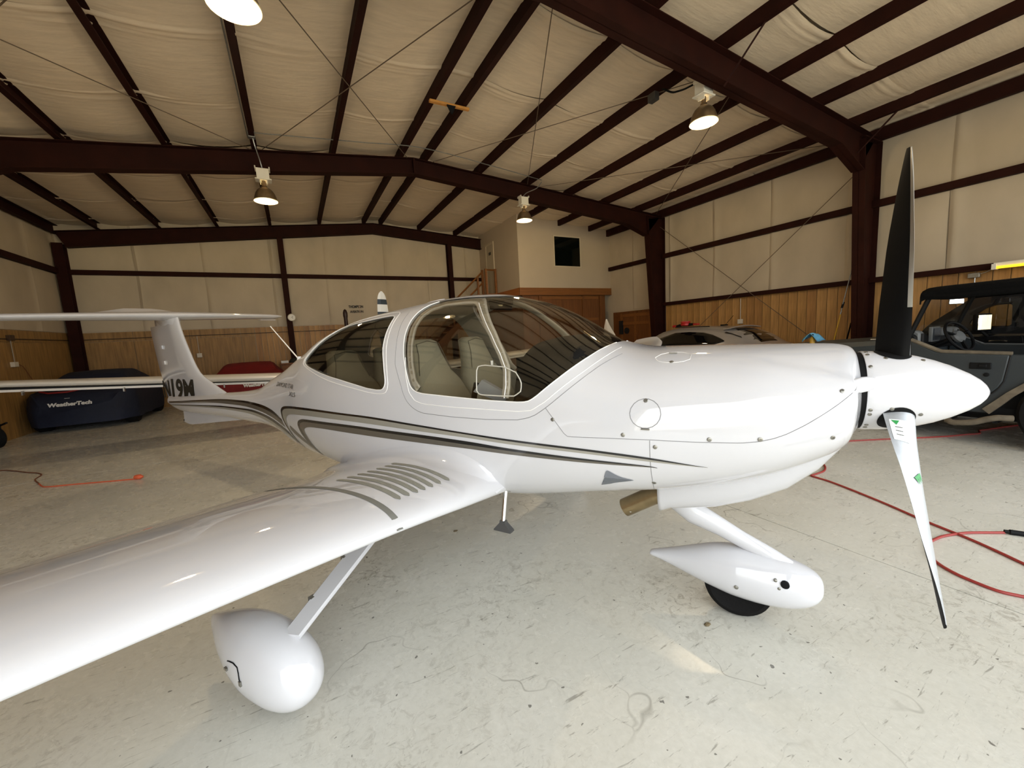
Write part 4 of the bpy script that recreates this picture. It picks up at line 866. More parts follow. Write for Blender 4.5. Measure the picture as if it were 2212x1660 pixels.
for a, b, lab in (((-4.7, 9.0), (-.35, 3.95), 'bracing cable crossing the top left corner of the roof'), ((-.35, 9.0), (-4.7, 3.95), 'bracing cable over the tail at the far left of the roof'), ((2.55, 9.0), (-.55, 3.95), 'bracing cable rising left from the ridge over the cabin'), ((-.15, 9.0), (2.6, 3.95), 'bracing cable running from the left lamp up to the ridge splice'),
                  ((3.1, 9.0), (6.1, 3.95), 'bracing cable running from the ridge towards the near right lamp'), ((5.55, 9.0), (2.95, 3.95), 'steep bracing cable hanging left of the near right lamp'), ((5.9, 9.0), (10.2, 3.95), 'bracing cable sweeping right to the near column top'), ((10.1, 9.0), (6.3, 3.95), 'bracing cable below the near right lamp')):
    wire('brace_cable', [(a[0], a[1], zr(a[0])), (b[0], b[1], zr(b[0]))], .007, CABLE, lab, 'cable')
wire('brace_cable', [(10.36, 9.15, 4.62), (10.36, 3.95, .35)], .008, CABLE, 'diagonal wall cable falling right from the far column top', 'cable')
wire('brace_cable', [(10.36, 9.05, .35), (10.36, 3.95, 4.5)], .008, CABLE, 'diagonal wall cable rising right to the near column top', 'cable')
for x, y, lab in ((5.62, 3.86, 'angled steel flange brace at the middle of the near rafter'), (9.55, 3.86, 'angled steel flange brace beside the near column top')):
    tag(MB().tube([(x+.02, y-.62, zroof(x)+.03), (x, y-.06, zroof(x)-.47)], .016, 4).obj('flange_brace', STEEL, None), lab, 'brace')
WOODY = mat('yellow_pine', (196, 136, 62), .6, var=.2, vscale=8)
tag(MB().box((2.36, 6.73, 5.36), (3.06, 6.79, 5.40)).obj('wooden_batten', WOODY, None, bevel=.004), 'short yellow wooden batten across the two ridge purlins', 'batten')
tag(MB().prism([(2.64, 5.355), (2.80, 5.355), (2.735, 5.22), (2.715, 5.22)], 6.70, 6.73).obj('triangular_hook', MATBLK, None, bevel=.006), 'black triangular bracket hanging from the ridge batten', 'bracket')
# fluorescent shop light on the right wall
e = empty('shop_light', (10.30, 1.25, 2.16)); tag(e, 'lit yellow tube shop light on the right wall over the off-roader', 'lamp')
MB().box((-.06, -.9, .02), (.06, .9, .08)).obj('housing', BALLAST, e, bevel=.006)
for k in (-.025, -.075): MB().tube([(k, -.86, 0), (k, .86, 0)], .02, 10).obj('tube', mat('lit_tube', (255, 226, 60), .3, emit=(255, 205, 40), estr=1.3), e, smooth=True)
MB().box((-.11, .86, -.03), (.03, .91, .06)).obj('end_cap', BALLAST, e)
wire('conduit', smooth_path([(10.40, 2.14, 2.21), (10.42, 2.25, 2.12), (10.42, 2.34, 2.09)]), .006, GALV, 'short cord from the shop light to its wall box', 'cable')
tag(MB().box((10.40, 2.33, 2.04), (10.47, 2.47, 2.12)).obj('junction_box', GALV, None, bevel=.006), 'grey junction box on the plank wall left of the shop light', 'junction box')
wire('conduit', [(10.44, 2.39, 1.2), (10.44, 2.39, 2.05)], .010, GALV, 'upright conduit below the box by the shop light', 'conduit')
# ================================================================ vehicles
ARMY = mat('dark_slate_paint', (44, 50, 53), .45, var=.12, vscale=3); CANVAS = mat('black_canvas', (9, 9, 9), .9, spec=.1, bump=.4, bscale=25)
MUD = mat('dusty_fender', (104, 94, 78), .8, var=.35, vscale=12); BLKPL = mat('black_plastic', (9, 9, 10), .6, spec=.2); GREYPL = mat('grey_plastic', (96, 98, 98), .55)
MIRROR = mat('mirror_glass', (235, 235, 235), .03, metal=1); CARGLASS = glass('car_glass', (.86, .88, .86), .5); DKGLASS = mat('privacy_glass', (8, 9, 9), .05, coat=.3)
HX0, HX1 = 6.6, 8.2
OR = empty('off_roader', (7.4, 1.8, 0)); tag(OR, 'dusty slate-grey open off-roader with black soft top, nose hidden behind the propeller', 'off-roader')
def P_(mb, name, m, parent=OR, origin=(7.4, 1.8, 0), **kw):
    mb.v = [(x-origin[0], y-origin[1], z-origin[2]) for x, y, z in mb.v]; return mb.obj(name, m, parent, **kw)
arch = [(1.31, .36), (1.24, .45), (1.16, .56), (1.05, .68), (.90, .80), (.72, .84), (.54, .80), (.40, .70), (.28, .52), (.22, .36)]
side = [(2.06, .36)] + arch + [(-.35, .36), (-.42, .7), (-.42, .99), (1.2, 1.005), (1.72, 1.02), (1.78, 1.035), (2.0, 1.165), (2.06, 1.17)]
for x0, x1 in ((HX0, HX0+.05), (HX1-.05, HX1)): P_(MB().prism(side, x0, x1, 'x'), 'body_side', ARMY, bevel=.012)
P_(MB().prism([(1.21, 1.0), (1.22, .9), (1.24, .72), (1.27, .65), (1.31, .595), (1.37, .56), (1.5, .54), (1.9, .54), (1.96, .56), (1.98, .62), (1.99, 1.15), (1.78, 1.03), (1.72, 1.015)], HX0-.018, HX0+.02, 'x'), 'door', ARMY, bevel=.012)
P_(MB().tube([(HX0-.01, y, z) for y, z in ((1.205, 1.0), (1.215, .9), (1.235, .72), (1.265, .645), (1.305, .588), (1.37, .552), (1.5, .532), (1.9, .532))], .007, 6), 'door_gap', DARK)
P_(MB().box((HX0-.03, 1.33, .845), (HX0-.015, 1.49, .915)).box((HX0-.042, 1.36, .865), (HX0-.03, 1.42, .9)), 'door_handle', BLKPL, bevel=.006)
P_(MB().lathe([(.022, 0), (.022, -.012), (.012, -.014)], (HX0-.014, 1.36, .785), 'x', 14), 'door_lock', BLKPL)
P_(MB().tube([(HX0+.02, 1.2, 1.012), (HX0+.02, 1.73, 1.03), (HX0+.02, 2.0, 1.17)], .025, 8), 'sill_trim', MUD); P_(MB().tube([(HX1-.03, 1.0, 1.012), (HX1-.03, 1.73, 1.03), (HX1-.03, 2.0, 1.17)], .012, 8), 'sill_trim', GREYPL)
P_(MB().box((HX0+.03, -.38, .34), (HX1-.03, 2.1, .42)).box((HX0+.2, -.4, .26), (HX0+.32, 3.5, .36)).box((HX1-.32, -.4, .26), (HX1-.2, 3.5, .36)), 'chassis', BLKPL)
P_(MB().box((HX0+.04, 2.10, .4), (HX1-.04, 2.14, 1.16)), 'firewall', BLKPL)
P_(MB().loft([[(HX0+.04+i, y, z0), (HX0+.03+i, y, z1-.06), (HX0+.09+i, y, z1), (7.4, y, z1+.035), (HX1-.09-i, y, z1), (HX1-.03-i, y, z1-.06), (HX1-.04-i, y, z0)] for y, z0, z1, i in ((2.07, .55, 1.185, 0), (2.5, .55, 1.15, .01), (3.2, .5, 1.105, .04), (3.62, .5, 1.07, .08), (3.68, .55, 1.0, .10))]), 'hood', ARMY, smooth=35)
P_(MB().tube([(HX0+.10, 2.30, 1.185), (HX0+.10, 2.42, 1.18)], .012, 8), 'hood_latch', CHROME)
for x in (HX0+.045, HX1-.045): P_(MB().tube([(x, 2.05, 1.14), (x, 2.02, 1.22), (x, 1.86, 1.70), (x, 1.82, 1.73)], .032, 8, flat=.8), 'windscreen_post', BLKPL, smooth=True)
P_(MB().box((HX0+.04, 1.82, 1.69), (HX1-.04, 1.88, 1.75)), 'windscreen_header', BLKPL, bevel=.01); P_(MB().add([(HX0+.08, 2.025, 1.18), (HX1-.08, 2.025, 1.18), (HX1-.08, 1.87, 1.69), (HX0+.08, 1.87, 1.69)], [(0, 1, 2, 3)]), 'windscreen_glass', CARGLASS)
rows = []
for y, z in ((1.93, 1.70), (1.925, 1.735), (1.88, 1.762), (1.78, 1.768), (1.5, 1.775), (1.2, 1.785), (.8, 1.80), (.3, 1.80), (-.2, 1.78), (-.40, 1.72)):
    rows.append([(x, y + .006*math.sin(9*x+y*7), zz + .004*math.sin(23*y+5*x)) for x, zz in ((HX0-.02, z-.115), (HX0-.015, z-.03), (HX0+.03, z), (HX0+.3, z+.02), (7.4, z+.03), (HX1-.3, z+.02), (HX1-.03, z), (HX1+.015, z-.03), (HX1+.02, z-.115))])
g = grid_obj('soft_top', [[(x-7.4, y-1.8, z) for x, y, z in r] for r in rows], CANVAS, OR, thick=.02)
P_(MB().tube([(HX0+.0, 1.90, 1.68), (HX0-.005, 1.7, 1.66), (HX0-.005, .9, 1.685)], .035, 8), 'rolled_side_curtain', CANVAS, smooth=True)
for x in (HX0+.06, HX1-.06): P_(MB().tube(smooth_path([(x, .55, 1.0), (x, .62, 1.55), (x, .8, 1.70), (x, 1.75, 1.71)]), .03, 10), 'roll_bar', BLKPL, smooth=True)
P_(MB().tube([(HX0+.06, .6, 1.55), (HX1-.06, .6, 1.55)], .03, 10), 'roll_bar', BLKPL, smooth=True)
dash = [(2.10, 1.0), (2.0, 1.02), (1.96, 1.10), (1.97, 1.20), (2.0, 1.24), (2.10, 1.22)]
P_(MB().prism(dash, HX0+.07, HX1-.07, 'x'), 'dashboard', BLKPL, bevel=.02)
for x in (6.78, 8.02): P_(MB().prism([(1.95, 1.09), (1.95, 1.25), (1.99, 1.28), (2.05, 1.28), (2.05, 1.09)], x-.07, x+.07, 'x'), 'air_vent_pod', GREYPL, bevel=.02); P_(MB().box((x-.03, 1.94, 1.12), (x+.03, 1.95, 1.24)), 'air_vent', DARK)
P_(MB().box((7.04, 1.93, 1.12), (7.30, 1.97, 1.31)), 'display_bezel', GREYPL, bevel=.01); P_(MB().box((7.06, 1.922, 1.14), (7.28, 1.93, 1.29)), 'display_screen', mat('screen_glass', (46, 50, 58), .12))
P_(MB().box((7.4, 1.93, 1.18), (7.75, 2.0, 1.29)), 'instrument_hood', GREYPL, bevel=.02)
sw = empty('steering_wheel', (7.13-7.4, 1.72-1.8, 1.185)); sw.parent = OR; sw.rotation_euler = (math.radians(62), 0, math.radians(-16))
MB().tube([(.19*math.cos(a), .19*math.sin(a), 0) for a in np.linspace(0, 2*PI, 41)], .016, 8, cap=False).obj('rim', BLKPL, sw, smooth=True); MB().lathe([(.075, -.03), (.08, 0), (.06, .025), (.02, .03)], (0, 0, 0), 'z', 20).obj('hub', GREYPL, sw, smooth=True)
for a in (20, 160, 270): MB().tube([(.05*math.cos(math.radians(a)), .05*math.sin(math.radians(a)), 0), (.185*math.cos(math.radians(a)), .185*math.sin(math.radians(a)), 0)], .022, 6, flat=.4).obj('spoke', BLKPL, sw)
P_(MB().tube([(7.13, 1.72, 1.18), (7.13, 1.95, 1.06)], .03, 10), 'steering_column', BLKPL); rv = MB().box((-.085, -.008, -.034), (.085, .008, .034)).obj('rear_view_mirror', MIRROR, OR, bevel=.006, loc=(7.66-7.4, 1.90-1.8, 1.615), rot=(0, 0, math.radians(-38))); P_(MB().tube([(7.66, 1.915, 1.62), (7.63, 1.93, 1.66), (7.60, 1.90, 1.70)], .010, 6), 'mirror_stalk', BLKPL)
for x in (6.98, 7.82):
    P_(MB().box((x-.24, .62, .45), (x+.24, 1.12, .70)), 'seat_cushion', BLKPL, bevel=.05); P_(MB().prism([(.5, .62), (.62, .66), (.56, 1.22), (.44, 1.24)], x-.23, x+.23, 'x'), 'seat_back', BLKPL, bevel=.04)
P_(MB().tube(smooth_path([(HX0-.07, 1.62, .25), (HX0-.10, 1.56, .235), (HX0-.11, 1.42, .26), (HX0-.11, 1.30, .315), (HX0-.10, 1.22, .34), (HX0-.06, 1.14, .34)]), .032, 10), 'side_step', MUD, smooth=True)
P_(MB().box((HX0-.06, 1.24, .27), (HX0+.2, 1.28, .33)).box((HX0-.02, 1.6, .24), (HX0+.2, 3.4, .30)), 'rock_rail', BLKPL)
fl = MB()
for i in range(len(arch)-1):
    (a0, b0), (a1, b1) = arch[i], arch[i+1]; fl.add([(HX0-.05, a0, b0), (HX0-.05, a1, b1), (HX0+.02, a1, b1), (HX0+.02, a0, b0), (HX0-.045, a0+(a0-.75)*.10, b0+.05), (HX0-.045, a1+(a1-.75)*.10, b1+.05), (HX0+.02, a1+(a1-.75)*.10, b1+.05), (HX0+.02, a0+(a0-.75)*.10, b0+.05)], [(3,2,1,0),(4,5,6,7),(0,1,5,4),(1,2,6,5),(2,3,7,6),(3,0,4,7)])
P_(fl, 'fender_flare', MUD)
def car_wheel(parent, o, x, y, r, w, name='wheel'):
    e = empty(name, (x-o[0], y-o[1], r)); e.parent = parent
    MB().lathe([(r*.62, -w/2), (r*.93, -w/2), (r, -w*.36), (r, w*.36), (r*.93, w/2), (r*.62, w/2)], (0,0,0), 'x', 36).obj('tyre', RUBBER, e, smooth=40); MB().lathe([(.02, -w*.3), (r*.5, -w*.34), (r*.62, -w*.45), (r*.62, w*.45), (.02, w*.3)], (0,0,0), 'x', 24).obj('rim', STEELG, e, smooth=30)
for x in (HX0+.06, HX1-.06):
    for y in (.72, 3.05): car_wheel(OR, (7.4, 1.8), x, y, .41, .27)
# --- black pickup between the off-roader and the wall
TX0, TX1 = 8.72, 9.95
PU = empty('pickup_truck', (9.5, 1.5, 0)); tag(PU, 'black pickup with a tow mirror seen through the open cab of the off-roader', 'pickup')
TO = (9.5, 1.5, 0); TRK = mat('black_car_paint', (12, 13, 16), .25, coat=.6)
P_(MB().prism([(-.9, .45), (-.9, 1.12), (2.45, 1.16), (3.5, 1.08), (3.62, .9), (3.62, .45)], TX0, TX1, 'x'), 'truck_body', TRK, PU, TO, bevel=.05)
wn_ = [(1.98, 1.24), (2.02, 1.30), (1.96, 1.42), (1.86, 1.51), (1.74, 1.565), (1.60, 1.575), (1.57, 1.56), (1.56, 1.25), (1.58, 1.235)]
cabp = [(.55, 1.13), (.60, 1.62), (.75, 1.72), (1.75, 1.73), (2.02, 1.66), (2.45, 1.30), (2.55, 1.15)]
cs = MB()
def ringfill(mb, outer, inner, x0, x1):
    no = len(outer); ni = len(inner)
    # quad bridge by angle around the window centre
    c = np.mean(np.array(inner), 0); N_ = 60; oo = []; ii = []
    def hitp(poly, a):
        d = np.array([math.cos(a), math.sin(a)]); best = None
        for p, q in zip(poly, poly[1:]+poly[:1]):
            p, q = np.array(p)-c, np.array(q)-c; e = q-p; den = d[0]*e[1]-d[1]*e[0]
            if abs(den) < 1e-9: continue
            t = (p[0]*e[1]-p[1]*e[0])/den; u = (p[0]*d[1]-p[1]*d[0])/den
            if t > 0 and -1e-6 <= u <= 1+1e-6: best = t if best is None else max(best, t)
        return c + d*best
    for k in range(N_): a = 2*PI*k/N_; oo.append(hitp(outer, a)); ii.append(hitp(inner, a))
    vs = [(x, *p) for x in (x0, x1) for p in oo] + [(x, *p) for x in (x0, x1) for p in ii]; fs = []
    for k in range(N_):
        j = (k+1) % N_; O0, O1, I0, I1 = 0, N_, 2*N_, 3*N_
        fs += [(O0+k, O0+j, I0+j, I0+k), (O1+j, O1+k, I1+k, I1+j), (O0+j, O0+k, O1+k, O1+j), (I0+k, I0+j, I1+j, I1+k)]
    mb.add(vs, fs)
wn2 = [(y+.27, z-.02) for y, z in wn_]
for x0, x1, wq in ((TX0+.02, TX0+.07, wn_), (TX1-.07, TX1-.02, wn2)):
    cs = MB(); rq = MB(); ringfill(cs, [(1.0, 1.13), (1.02, 1.72), (1.75, 1.73), (2.02, 1.66), (2.45, 1.30), (2.55, 1.15)], wq, x0, x1); rq.prism([(.55, 1.13), (.60, 1.62), (.75, 1.72), (1.0, 1.725), (1.0, 1.13)], x0, x1, 'x')
    P_(cs, 'cab_side', TRK, PU, TO); P_(rq, 'cab_rear_side', TRK, PU, TO)
P_(MB().prism([(.75, 1.70), (1.75, 1.71), (2.0, 1.65), (2.0, 1.68), (1.75, 1.74), (.75, 1.73)], TX0+.03, TX1-.03, 'x'), 'cab_roof', TRK, PU, TO); P_(MB().add([(TX0+.08, 2.50, 1.18), (TX1-.08, 2.50, 1.18), (TX1-.12, 2.03, 1.65), (TX0+.12, 2.03, 1.65)], [(0, 1, 2, 3)]), 'windscreen_glass', DKGLASS, PU, TO)
P_(MB().prism(wn_, TX0+.04, TX0+.044, 'x'), 'door_window', CARGLASS, PU, TO); P_(MB().prism(wn2, TX1-.05, TX1-.046, 'x'), 'door_window', CARGLASS, PU, TO)
P_(MB().tube([(TX0-.02, 1.80, 1.035), (TX0-.03, 1.78, 1.04), (TX0-.03, 1.66, 1.04), (TX0-.02, 1.64, 1.035)], .012, 8), 'door_handle', CHROME, PU, TO); P_(MB().tube([(TX0-.002, 1.52, 1.12), (TX0-.002, 1.48, .9), (TX0-.002, 1.46, .6)], .004, 6), 'door_gap', DARK, PU, TO)
mm = empty('tow_mirror', (8.60-TO[0], 1.84-TO[1], 1.31)); mm.parent = PU; mm.rotation_euler = (0, 0, math.radians(-35))
MB().box((-.10, 0, -.125), (.10, .07, .125)).obj('mirror_shell', BLKPL, mm, bevel=.02); MB().box((-.085, -.006, -.105), (.085, .002, .105)).obj('mirror_pane', MIRROR, mm, bevel=.004); MB().tube([(.0, .04, -.12), (.1, .06, -.2), (.16, .1, -.2)], .018, 8).obj('mirror_arm', BLKPL, mm)
for x in (TX0+.06, TX1-.06):
    for y in (-.3, 2.95): car_wheel(PU, TO, x, y, .38, .24)
# --- silver hatchback parked beyond, seen over the cowling
SILVER = mat('silver_car_paint', (172, 166, 160), .3, metal=.5, coat=.6)
HB = empty('hatchback', (9.0, 6.6, 0)); HO = (9.0, 6.6, 0); tag(HB, 'silver hatchback with dark windows parked beyond the engine cowling', 'car')
def hb_sec(y):
    zt = float(f_ht(y)); zs = float(f_hs(y)); wt = float(f_hw(y)); w = .86*(1-.12*max(0, (y-7.6)/1.1)**2)*(1-.1*max(0, (5.2-y)/.6))
    return [(-w*.96, .22), (-w, .45), (-w*.995, .72), (-w*.96, zs), (-wt-.02, zt-.09), (-wt+.06, zt-.02), (-wt*.5, zt+.01), (0, zt+.02)]
f_ht = pchip([4.62, 4.8, 5.0, 5.25, 5.6, 6.1, 6.8, 7.3, 7.8, 8.2, 8.6, 8.8], [.80, .98, 1.06, 1.24, 1.36, 1.42, 1.44, 1.38, 1.14, .98, .86, .72]); f_hs = pchip([4.6, 5.0, 5.6, 7.6, 8.2, 8.8], [.74, .98, 1.0, .96, .86, .62]); f_hw = pchip([4.6, 5.0, 5.4, 6.2, 7.2, 7.8, 8.8], [.76, .68, .60, .58, .58, .66, .70])
ysl = np.concatenate([np.linspace(4.62, 5.2, 6), np.linspace(5.3, 8.0, 22), np.linspace(8.15, 8.8, 6)])
rows = []
for y in ysl:
    s = hb_sec(y); full = s + [(-x, z) for x, z in s[::-1][1:]]; rows.append([(x, y-HO[1], z) for x, z in full])
MB().loft(rows, closed=False, cap=False).obj('car_shell', SILVER, HB, smooth=40)
def hb_pt(y, q, off=.006):
    s = hb_sec(y); a, b = s[3], s[4]; x = a[0] + (b[0]-a[0])*q; z = a[1] + (b[1]-a[1])*q; return (x-off, y-HO[1], z+off*.4)
def hbwin(name, prof, m):
    rows = [[hb_pt(y, q0 + (q1-q0)*k/4) for k in range(5)] for y, q0, q1 in prof]; grid_obj(name, rows, m, HB, thick=.004)
hbwin('side_window', [(7.86, .02, .08), (7.6, .02, .42), (7.3, .02, .72), (6.9, .02, .92), (6.5, .02, .95), (6.1, .02, .92), (5.85, .05, .80), (5.65, .20, .62), (5.52, .36, .46)], DKGLASS)
rows = []
for y, k in ((5.60, 1), (5.45, .98), (5.25, .93), (5.06, .88), (4.98, .84)):
    z = float(f_ht(y)); w = .62 if y > 5.3 else .66; rows.append([(x, y-HO[1]-.006, z + .018 - .09*(abs(x)/w)**3) for x in np.linspace(-w*k, w*k, 9)])
grid_obj('rear_window', rows, DKGLASS, HB, thick=.004)
MB().loft([[(x, 5.66-HO[1]-q*.16, float(f_ht(5.62))+.035+q*.012 - .05*(abs(x)/.62)**2 + h_) for q, h_ in ((0, 0), (1, 0), (1, .02), (0, .02))] for x in np.linspace(-.58, .58, 9)]).obj('roof_spoiler', SILVER, HB)
MB().prism([(4.92-HO[1], .9), (5.02-HO[1], 1.02), (5.16-HO[1], .98), (5.05-HO[1], .86)], -.80, -.70, 'x').obj('tail_lamp', mat('tail_red', (120, 14, 10), .2, coat=.5), HB)
MB().box((-.03, 5.95-HO[1], 1.44), (.03, 6.10-HO[1], 1.47)).tube([(0, 5.98-HO[1], 1.47), (0, 5.80-HO[1], 1.66)], .006, 6).obj('roof_antenna', BLKPL, HB)
MB().tube([(-.50, 6.05-HO[1], 1.44), (-.50, 7.0-HO[1], 1.455)], .012, 6).obj('roof_rail', DARK, HB)
for x in (-.74, .74):
    for y in (5.3, 7.95): car_wheel(HB, (0, HO[1]), x, y, .31, .2)
CR = empty('roof_gadget', (8.82, 6.95, 1.455)); tag(CR, 'red and black lumpy gadget lying on the roof of the silver hatchback', 'gadget')
RED = mat('red_plastic', (170, 34, 30), .4)
MB().lathe([(.10, .03), (.12, .05), (.12, .08), (.10, .095), (.10, .10), (.12, .115), (.115, .14), (.05, .15)], (0, 0, 0), 'z', 20).obj('drum', RED, CR, smooth=40); MB().tube([(0, .34, .02), (0, .1, .055), (0, -.1, .055), (0, -.3, .06)], [.02, .04, .04, .02], 8).obj('bar', BLKPL, CR)
MB().lathe([(.05, 0), (.07, .03), (.04, .06)], (0, .33, 0), 'z', 14).obj('end_knob', RED, CR, smooth=True); MB().box((-.04, -.38, .035), (.04, -.24, .075)).obj('handle', RED, CR, bevel=.01)
# --- covered cars by the far wall
def covered_car(name, cx, y0, col, label, half=.88, hs=1.0, ln=1.0):
    m = mat(name+'_cloth', col, .75, var=.12, vscale=5, bump=.4, bscale=9); e = empty('covered_car', (cx, y0, 0)); tag(e, label, 'covered car')
    fz = pchip([0, .08, .2, .6, .95, 1.3, 1.75, 2.1, 2.45, 2.7], [.62, .74, .80, .88, 1.12*hs, 1.20*hs, 1.20*hs, 1.08*hs, .86, .62]); rows = []
    ws = pchip([0, .1, .4, 2.2, 2.6, 2.7], [.70, .82, 1, 1, .9, .8])
    for y in np.linspace(0, 2.7, 34):
        zt = float(fz(y)); w = half*float(ws(y)); k = min(1, max(0, (zt-.86)/.3)); wr = w*(.84-.22*k); zsd = min(.80, zt-.04)
        p = [(-w*.97, .14+.01*math.sin(9*y)), (-w, .34), (-w*.99, .55), (-w*.95, zsd-.06), (-w*.90, zsd), (-wr-.04, zsd+(zt-zsd)*.55), (-wr, zt-.045), (-wr*.86, zt-.008), (-wr*.4, zt+.006)]
        rows.append([(x, y*ln, z) for x, z in p] + [(0, y*ln, zt+.008)] + [(-x, y*ln, z) for x, z in p[::-1]])
    MB().loft(rows, closed=True, cap=True).obj('car_cover', m, e, smooth=55)
    for x in (-half*.80, half*.80):
        for y in (.52*ln, 2.25*ln): car_wheel(e, (0, 0), x, y, .30, .2)
    return e
BC = covered_car('blue_cover', -4.10, 11.52, (9, 20, 44), 'low car under a dark blue cover in the far left corner')
WHT = mat('white_print', (225, 225, 222), .5)
text_obj('cover_lettering', 'WeatherTech', .10, WHT, BC, Matrix.Translation((-.42, -.012, .55)) @ Matrix.Rotation(PI/2, 4, 'X'), bold=.006, shear=.15, width=.66)
MB().tube([(-.62, .30, .86), (-.45, .18, .82), (-.15, .14, .82), (.1, .3, .87), (.3, .5, .93)], .018, 8).obj('red_hem', mat('red_hem_cloth', (130, 24, 22), .7), BC, smooth=True)
MB().tube([(-.66, .42, .88), (-.5, .35, .90), (-.1, .36, .91), (.2, .55, .95)], .045, 8).obj('folded_edge', mat('blue_cover_dark', (8, 14, 30), .8), BC, smooth=True)
MB().box((-.16, -.014, .70), (-.08, -.006, .706)).obj('cover_tag', WHT, BC)
RC = covered_car('red_cover', -1.15, 12.1, (112, 6, 8), 'low car under a plain red cover behind the tail boom', hs=.95, ln=.70)
text_obj('cover_lettering', 'WeatherTech', .10, WHT, RC, Matrix.Translation((-.1, -.012, .55)) @ Matrix.Rotation(PI/2, 4, 'X'), bold=.006, shear=.15, width=.6)
# --- second aircraft behind: wing with winglets, fuselage, striped blade
A2 = empty('background_aircraft', (1.45, 8.6, 0)); tag(A2, 'white low-wing aircraft parked behind, its long wing and striped propeller tip showing', 'airplane')
WP = mat('white_paint_plain', (226, 222, 214), .3, coat=.5)
for sd in (-1, 1):
    rows = []
    for k in np.linspace(0, 1, 24):
        d = .35 + (5.4 if sd < 0 else 6.15)*k; ch = 1.0-.35*k; z = .86 + .36*k; y = -.25 + .12*k; th = .105-.045*k; ts = np.linspace(0, 1, 12)**1.6
        up = [(sd*d, y + ch*t, z + th*1.5*math.sqrt(t)*(1-t)*1.3) for t in ts]; rows.append(up + [(p[0], p[1], 2*z-p[2]-.004) for p in up[::-1]][:-1])
    MB().loft(rows).obj('wing', WP, A2, smooth=50)
    rows = [[(sd*d, -.16+.12*(d-.4)/5.4 + q, .80 + .36*(d-.4)/5.68 + h_) for q, h_ in ((0, 0), (0, -.035), (.12, -.04), (.12, 0))] for d in np.linspace(.5, 5.6, 12)]
    MB().loft(rows).obj('slat_fairing', WP, A2)
    rows = [[(sd*d, -.145+.12*(d-.4)/5.4 + q, .825 + .36*(d-.4)/5.68 + h_) for q, h_ in ((0, 0), (0, -.022), (.12, -.024), (.12, 0))] for d in np.linspace(.5, 5.6, 12)]
    MB().loft(rows).obj('wing_gap', DARK, A2)
    WT = 5.75 if sd < 0 else 6.5
    MB().loft([[(sd*(WT+.06*q), y0, z), (sd*(WT+.012+.06*q), (y0+y1)/2, z), (sd*(WT+.06*q), y1, z), (sd*(WT-.015+.06*q), (y0+y1)/2, z)] for z, y0, y1, q in ((1.2, -.10, .50, 0), (1.35, .02, .50, .6), (1.6, .26, .50, 1.2), (1.80, .40, .46, 1.5))]).obj('winglet', WP, A2)
    for d in (2.6, 3.9, 5.0): MB().box((sd*d-.008, -.15, .72+.36*(d-.4)/5.68), (sd*d+.008, -.10, .78+.36*(d-.4)/5.68)).obj('wing_hook', STEELG, A2)
    wheel2 = MB().lathe([(.06, -.06), (.17, -.06), (.19, -.03), (.19, .03), (.17, .06), (.06, .06)], (sd*1.3, .35, .19), 'x', 24).obj('tyre', RUBBER, A2, smooth=40); MB().tube([(sd*1.3, .35, .19), (sd*1.0, .35, .85)], .035, 8).obj('gear_leg', WP, A2)
rows = []
for y, zc, w, hh in ((-1.05, 1.15, .12, .14), (-.95, 1.15, .30, .28), (-.5, 1.12, .42, .38), (0, 1.1, .5, .46), (.6, 1.15, .52, .55), (1.2, 1.15, .5, .55), (2.0, 1.1, .35, .38), (3.0, 1.1, .2, .2), (4.1, 1.15, .08, .1)):
    rows.append([(w*math.cos(a), y, zc + hh*math.sin(a)) for a in np.linspace(0, 2*PI, 25)[:-1]])
MB().loft(rows).obj('fuselage', WP, A2, smooth=60); MB().tube([(0, -.6, .80), (0, -.62, .2)], .03, 8).obj('nose_leg', WP, A2); MB().lathe([(.05, -.05), (.15, -.05), (.165, 0), (.15, .05), (.05, .05)], (0, -.62, .165), 'x', 24).obj('tyre', RUBBER, A2, smooth=40)
MB().lathe([(.15, -1.08), (.14, -1.2), (.09, -1.3), (.01, -1.36)], (0, 0, 1.15), 'y', 24).obj('spinner', WP, A2, smooth=50)
NAVY = mat('navy_stripe', (44, 56, 66), .4)
def stripe_blade(sx, dz):
    segs = [(.12, .55, NAVY), (.55, .88, NAVY), (.88, 1.01, WHT), (1.01, 1.10, NAVY), (1.10, 1.24, WHT)]
    wl = pchip([.1, .3, .6, .9, 1.1, 1.2, 1.24], [.06, .10, .13, .115, .095, .06, .02])
    for a, b, m in segs:
        rows = []
        for r in np.linspace(a, b, 5):
            w = float(wl(r)); rows.append([(sx*0 + q*w*.9 - .0, -1.14 + q*w*.5 + h_, 1.15 + dz*(r + .0)) for q, h_ in ((-1, 0), (-.3, -.014), (.6, -.01), (1, 0), (.3, .006), (-.5, .006))])
        MB().loft(rows).obj('blade_section', m, A2)
stripe_blade(0, 1); stripe_blade(0, -.7)
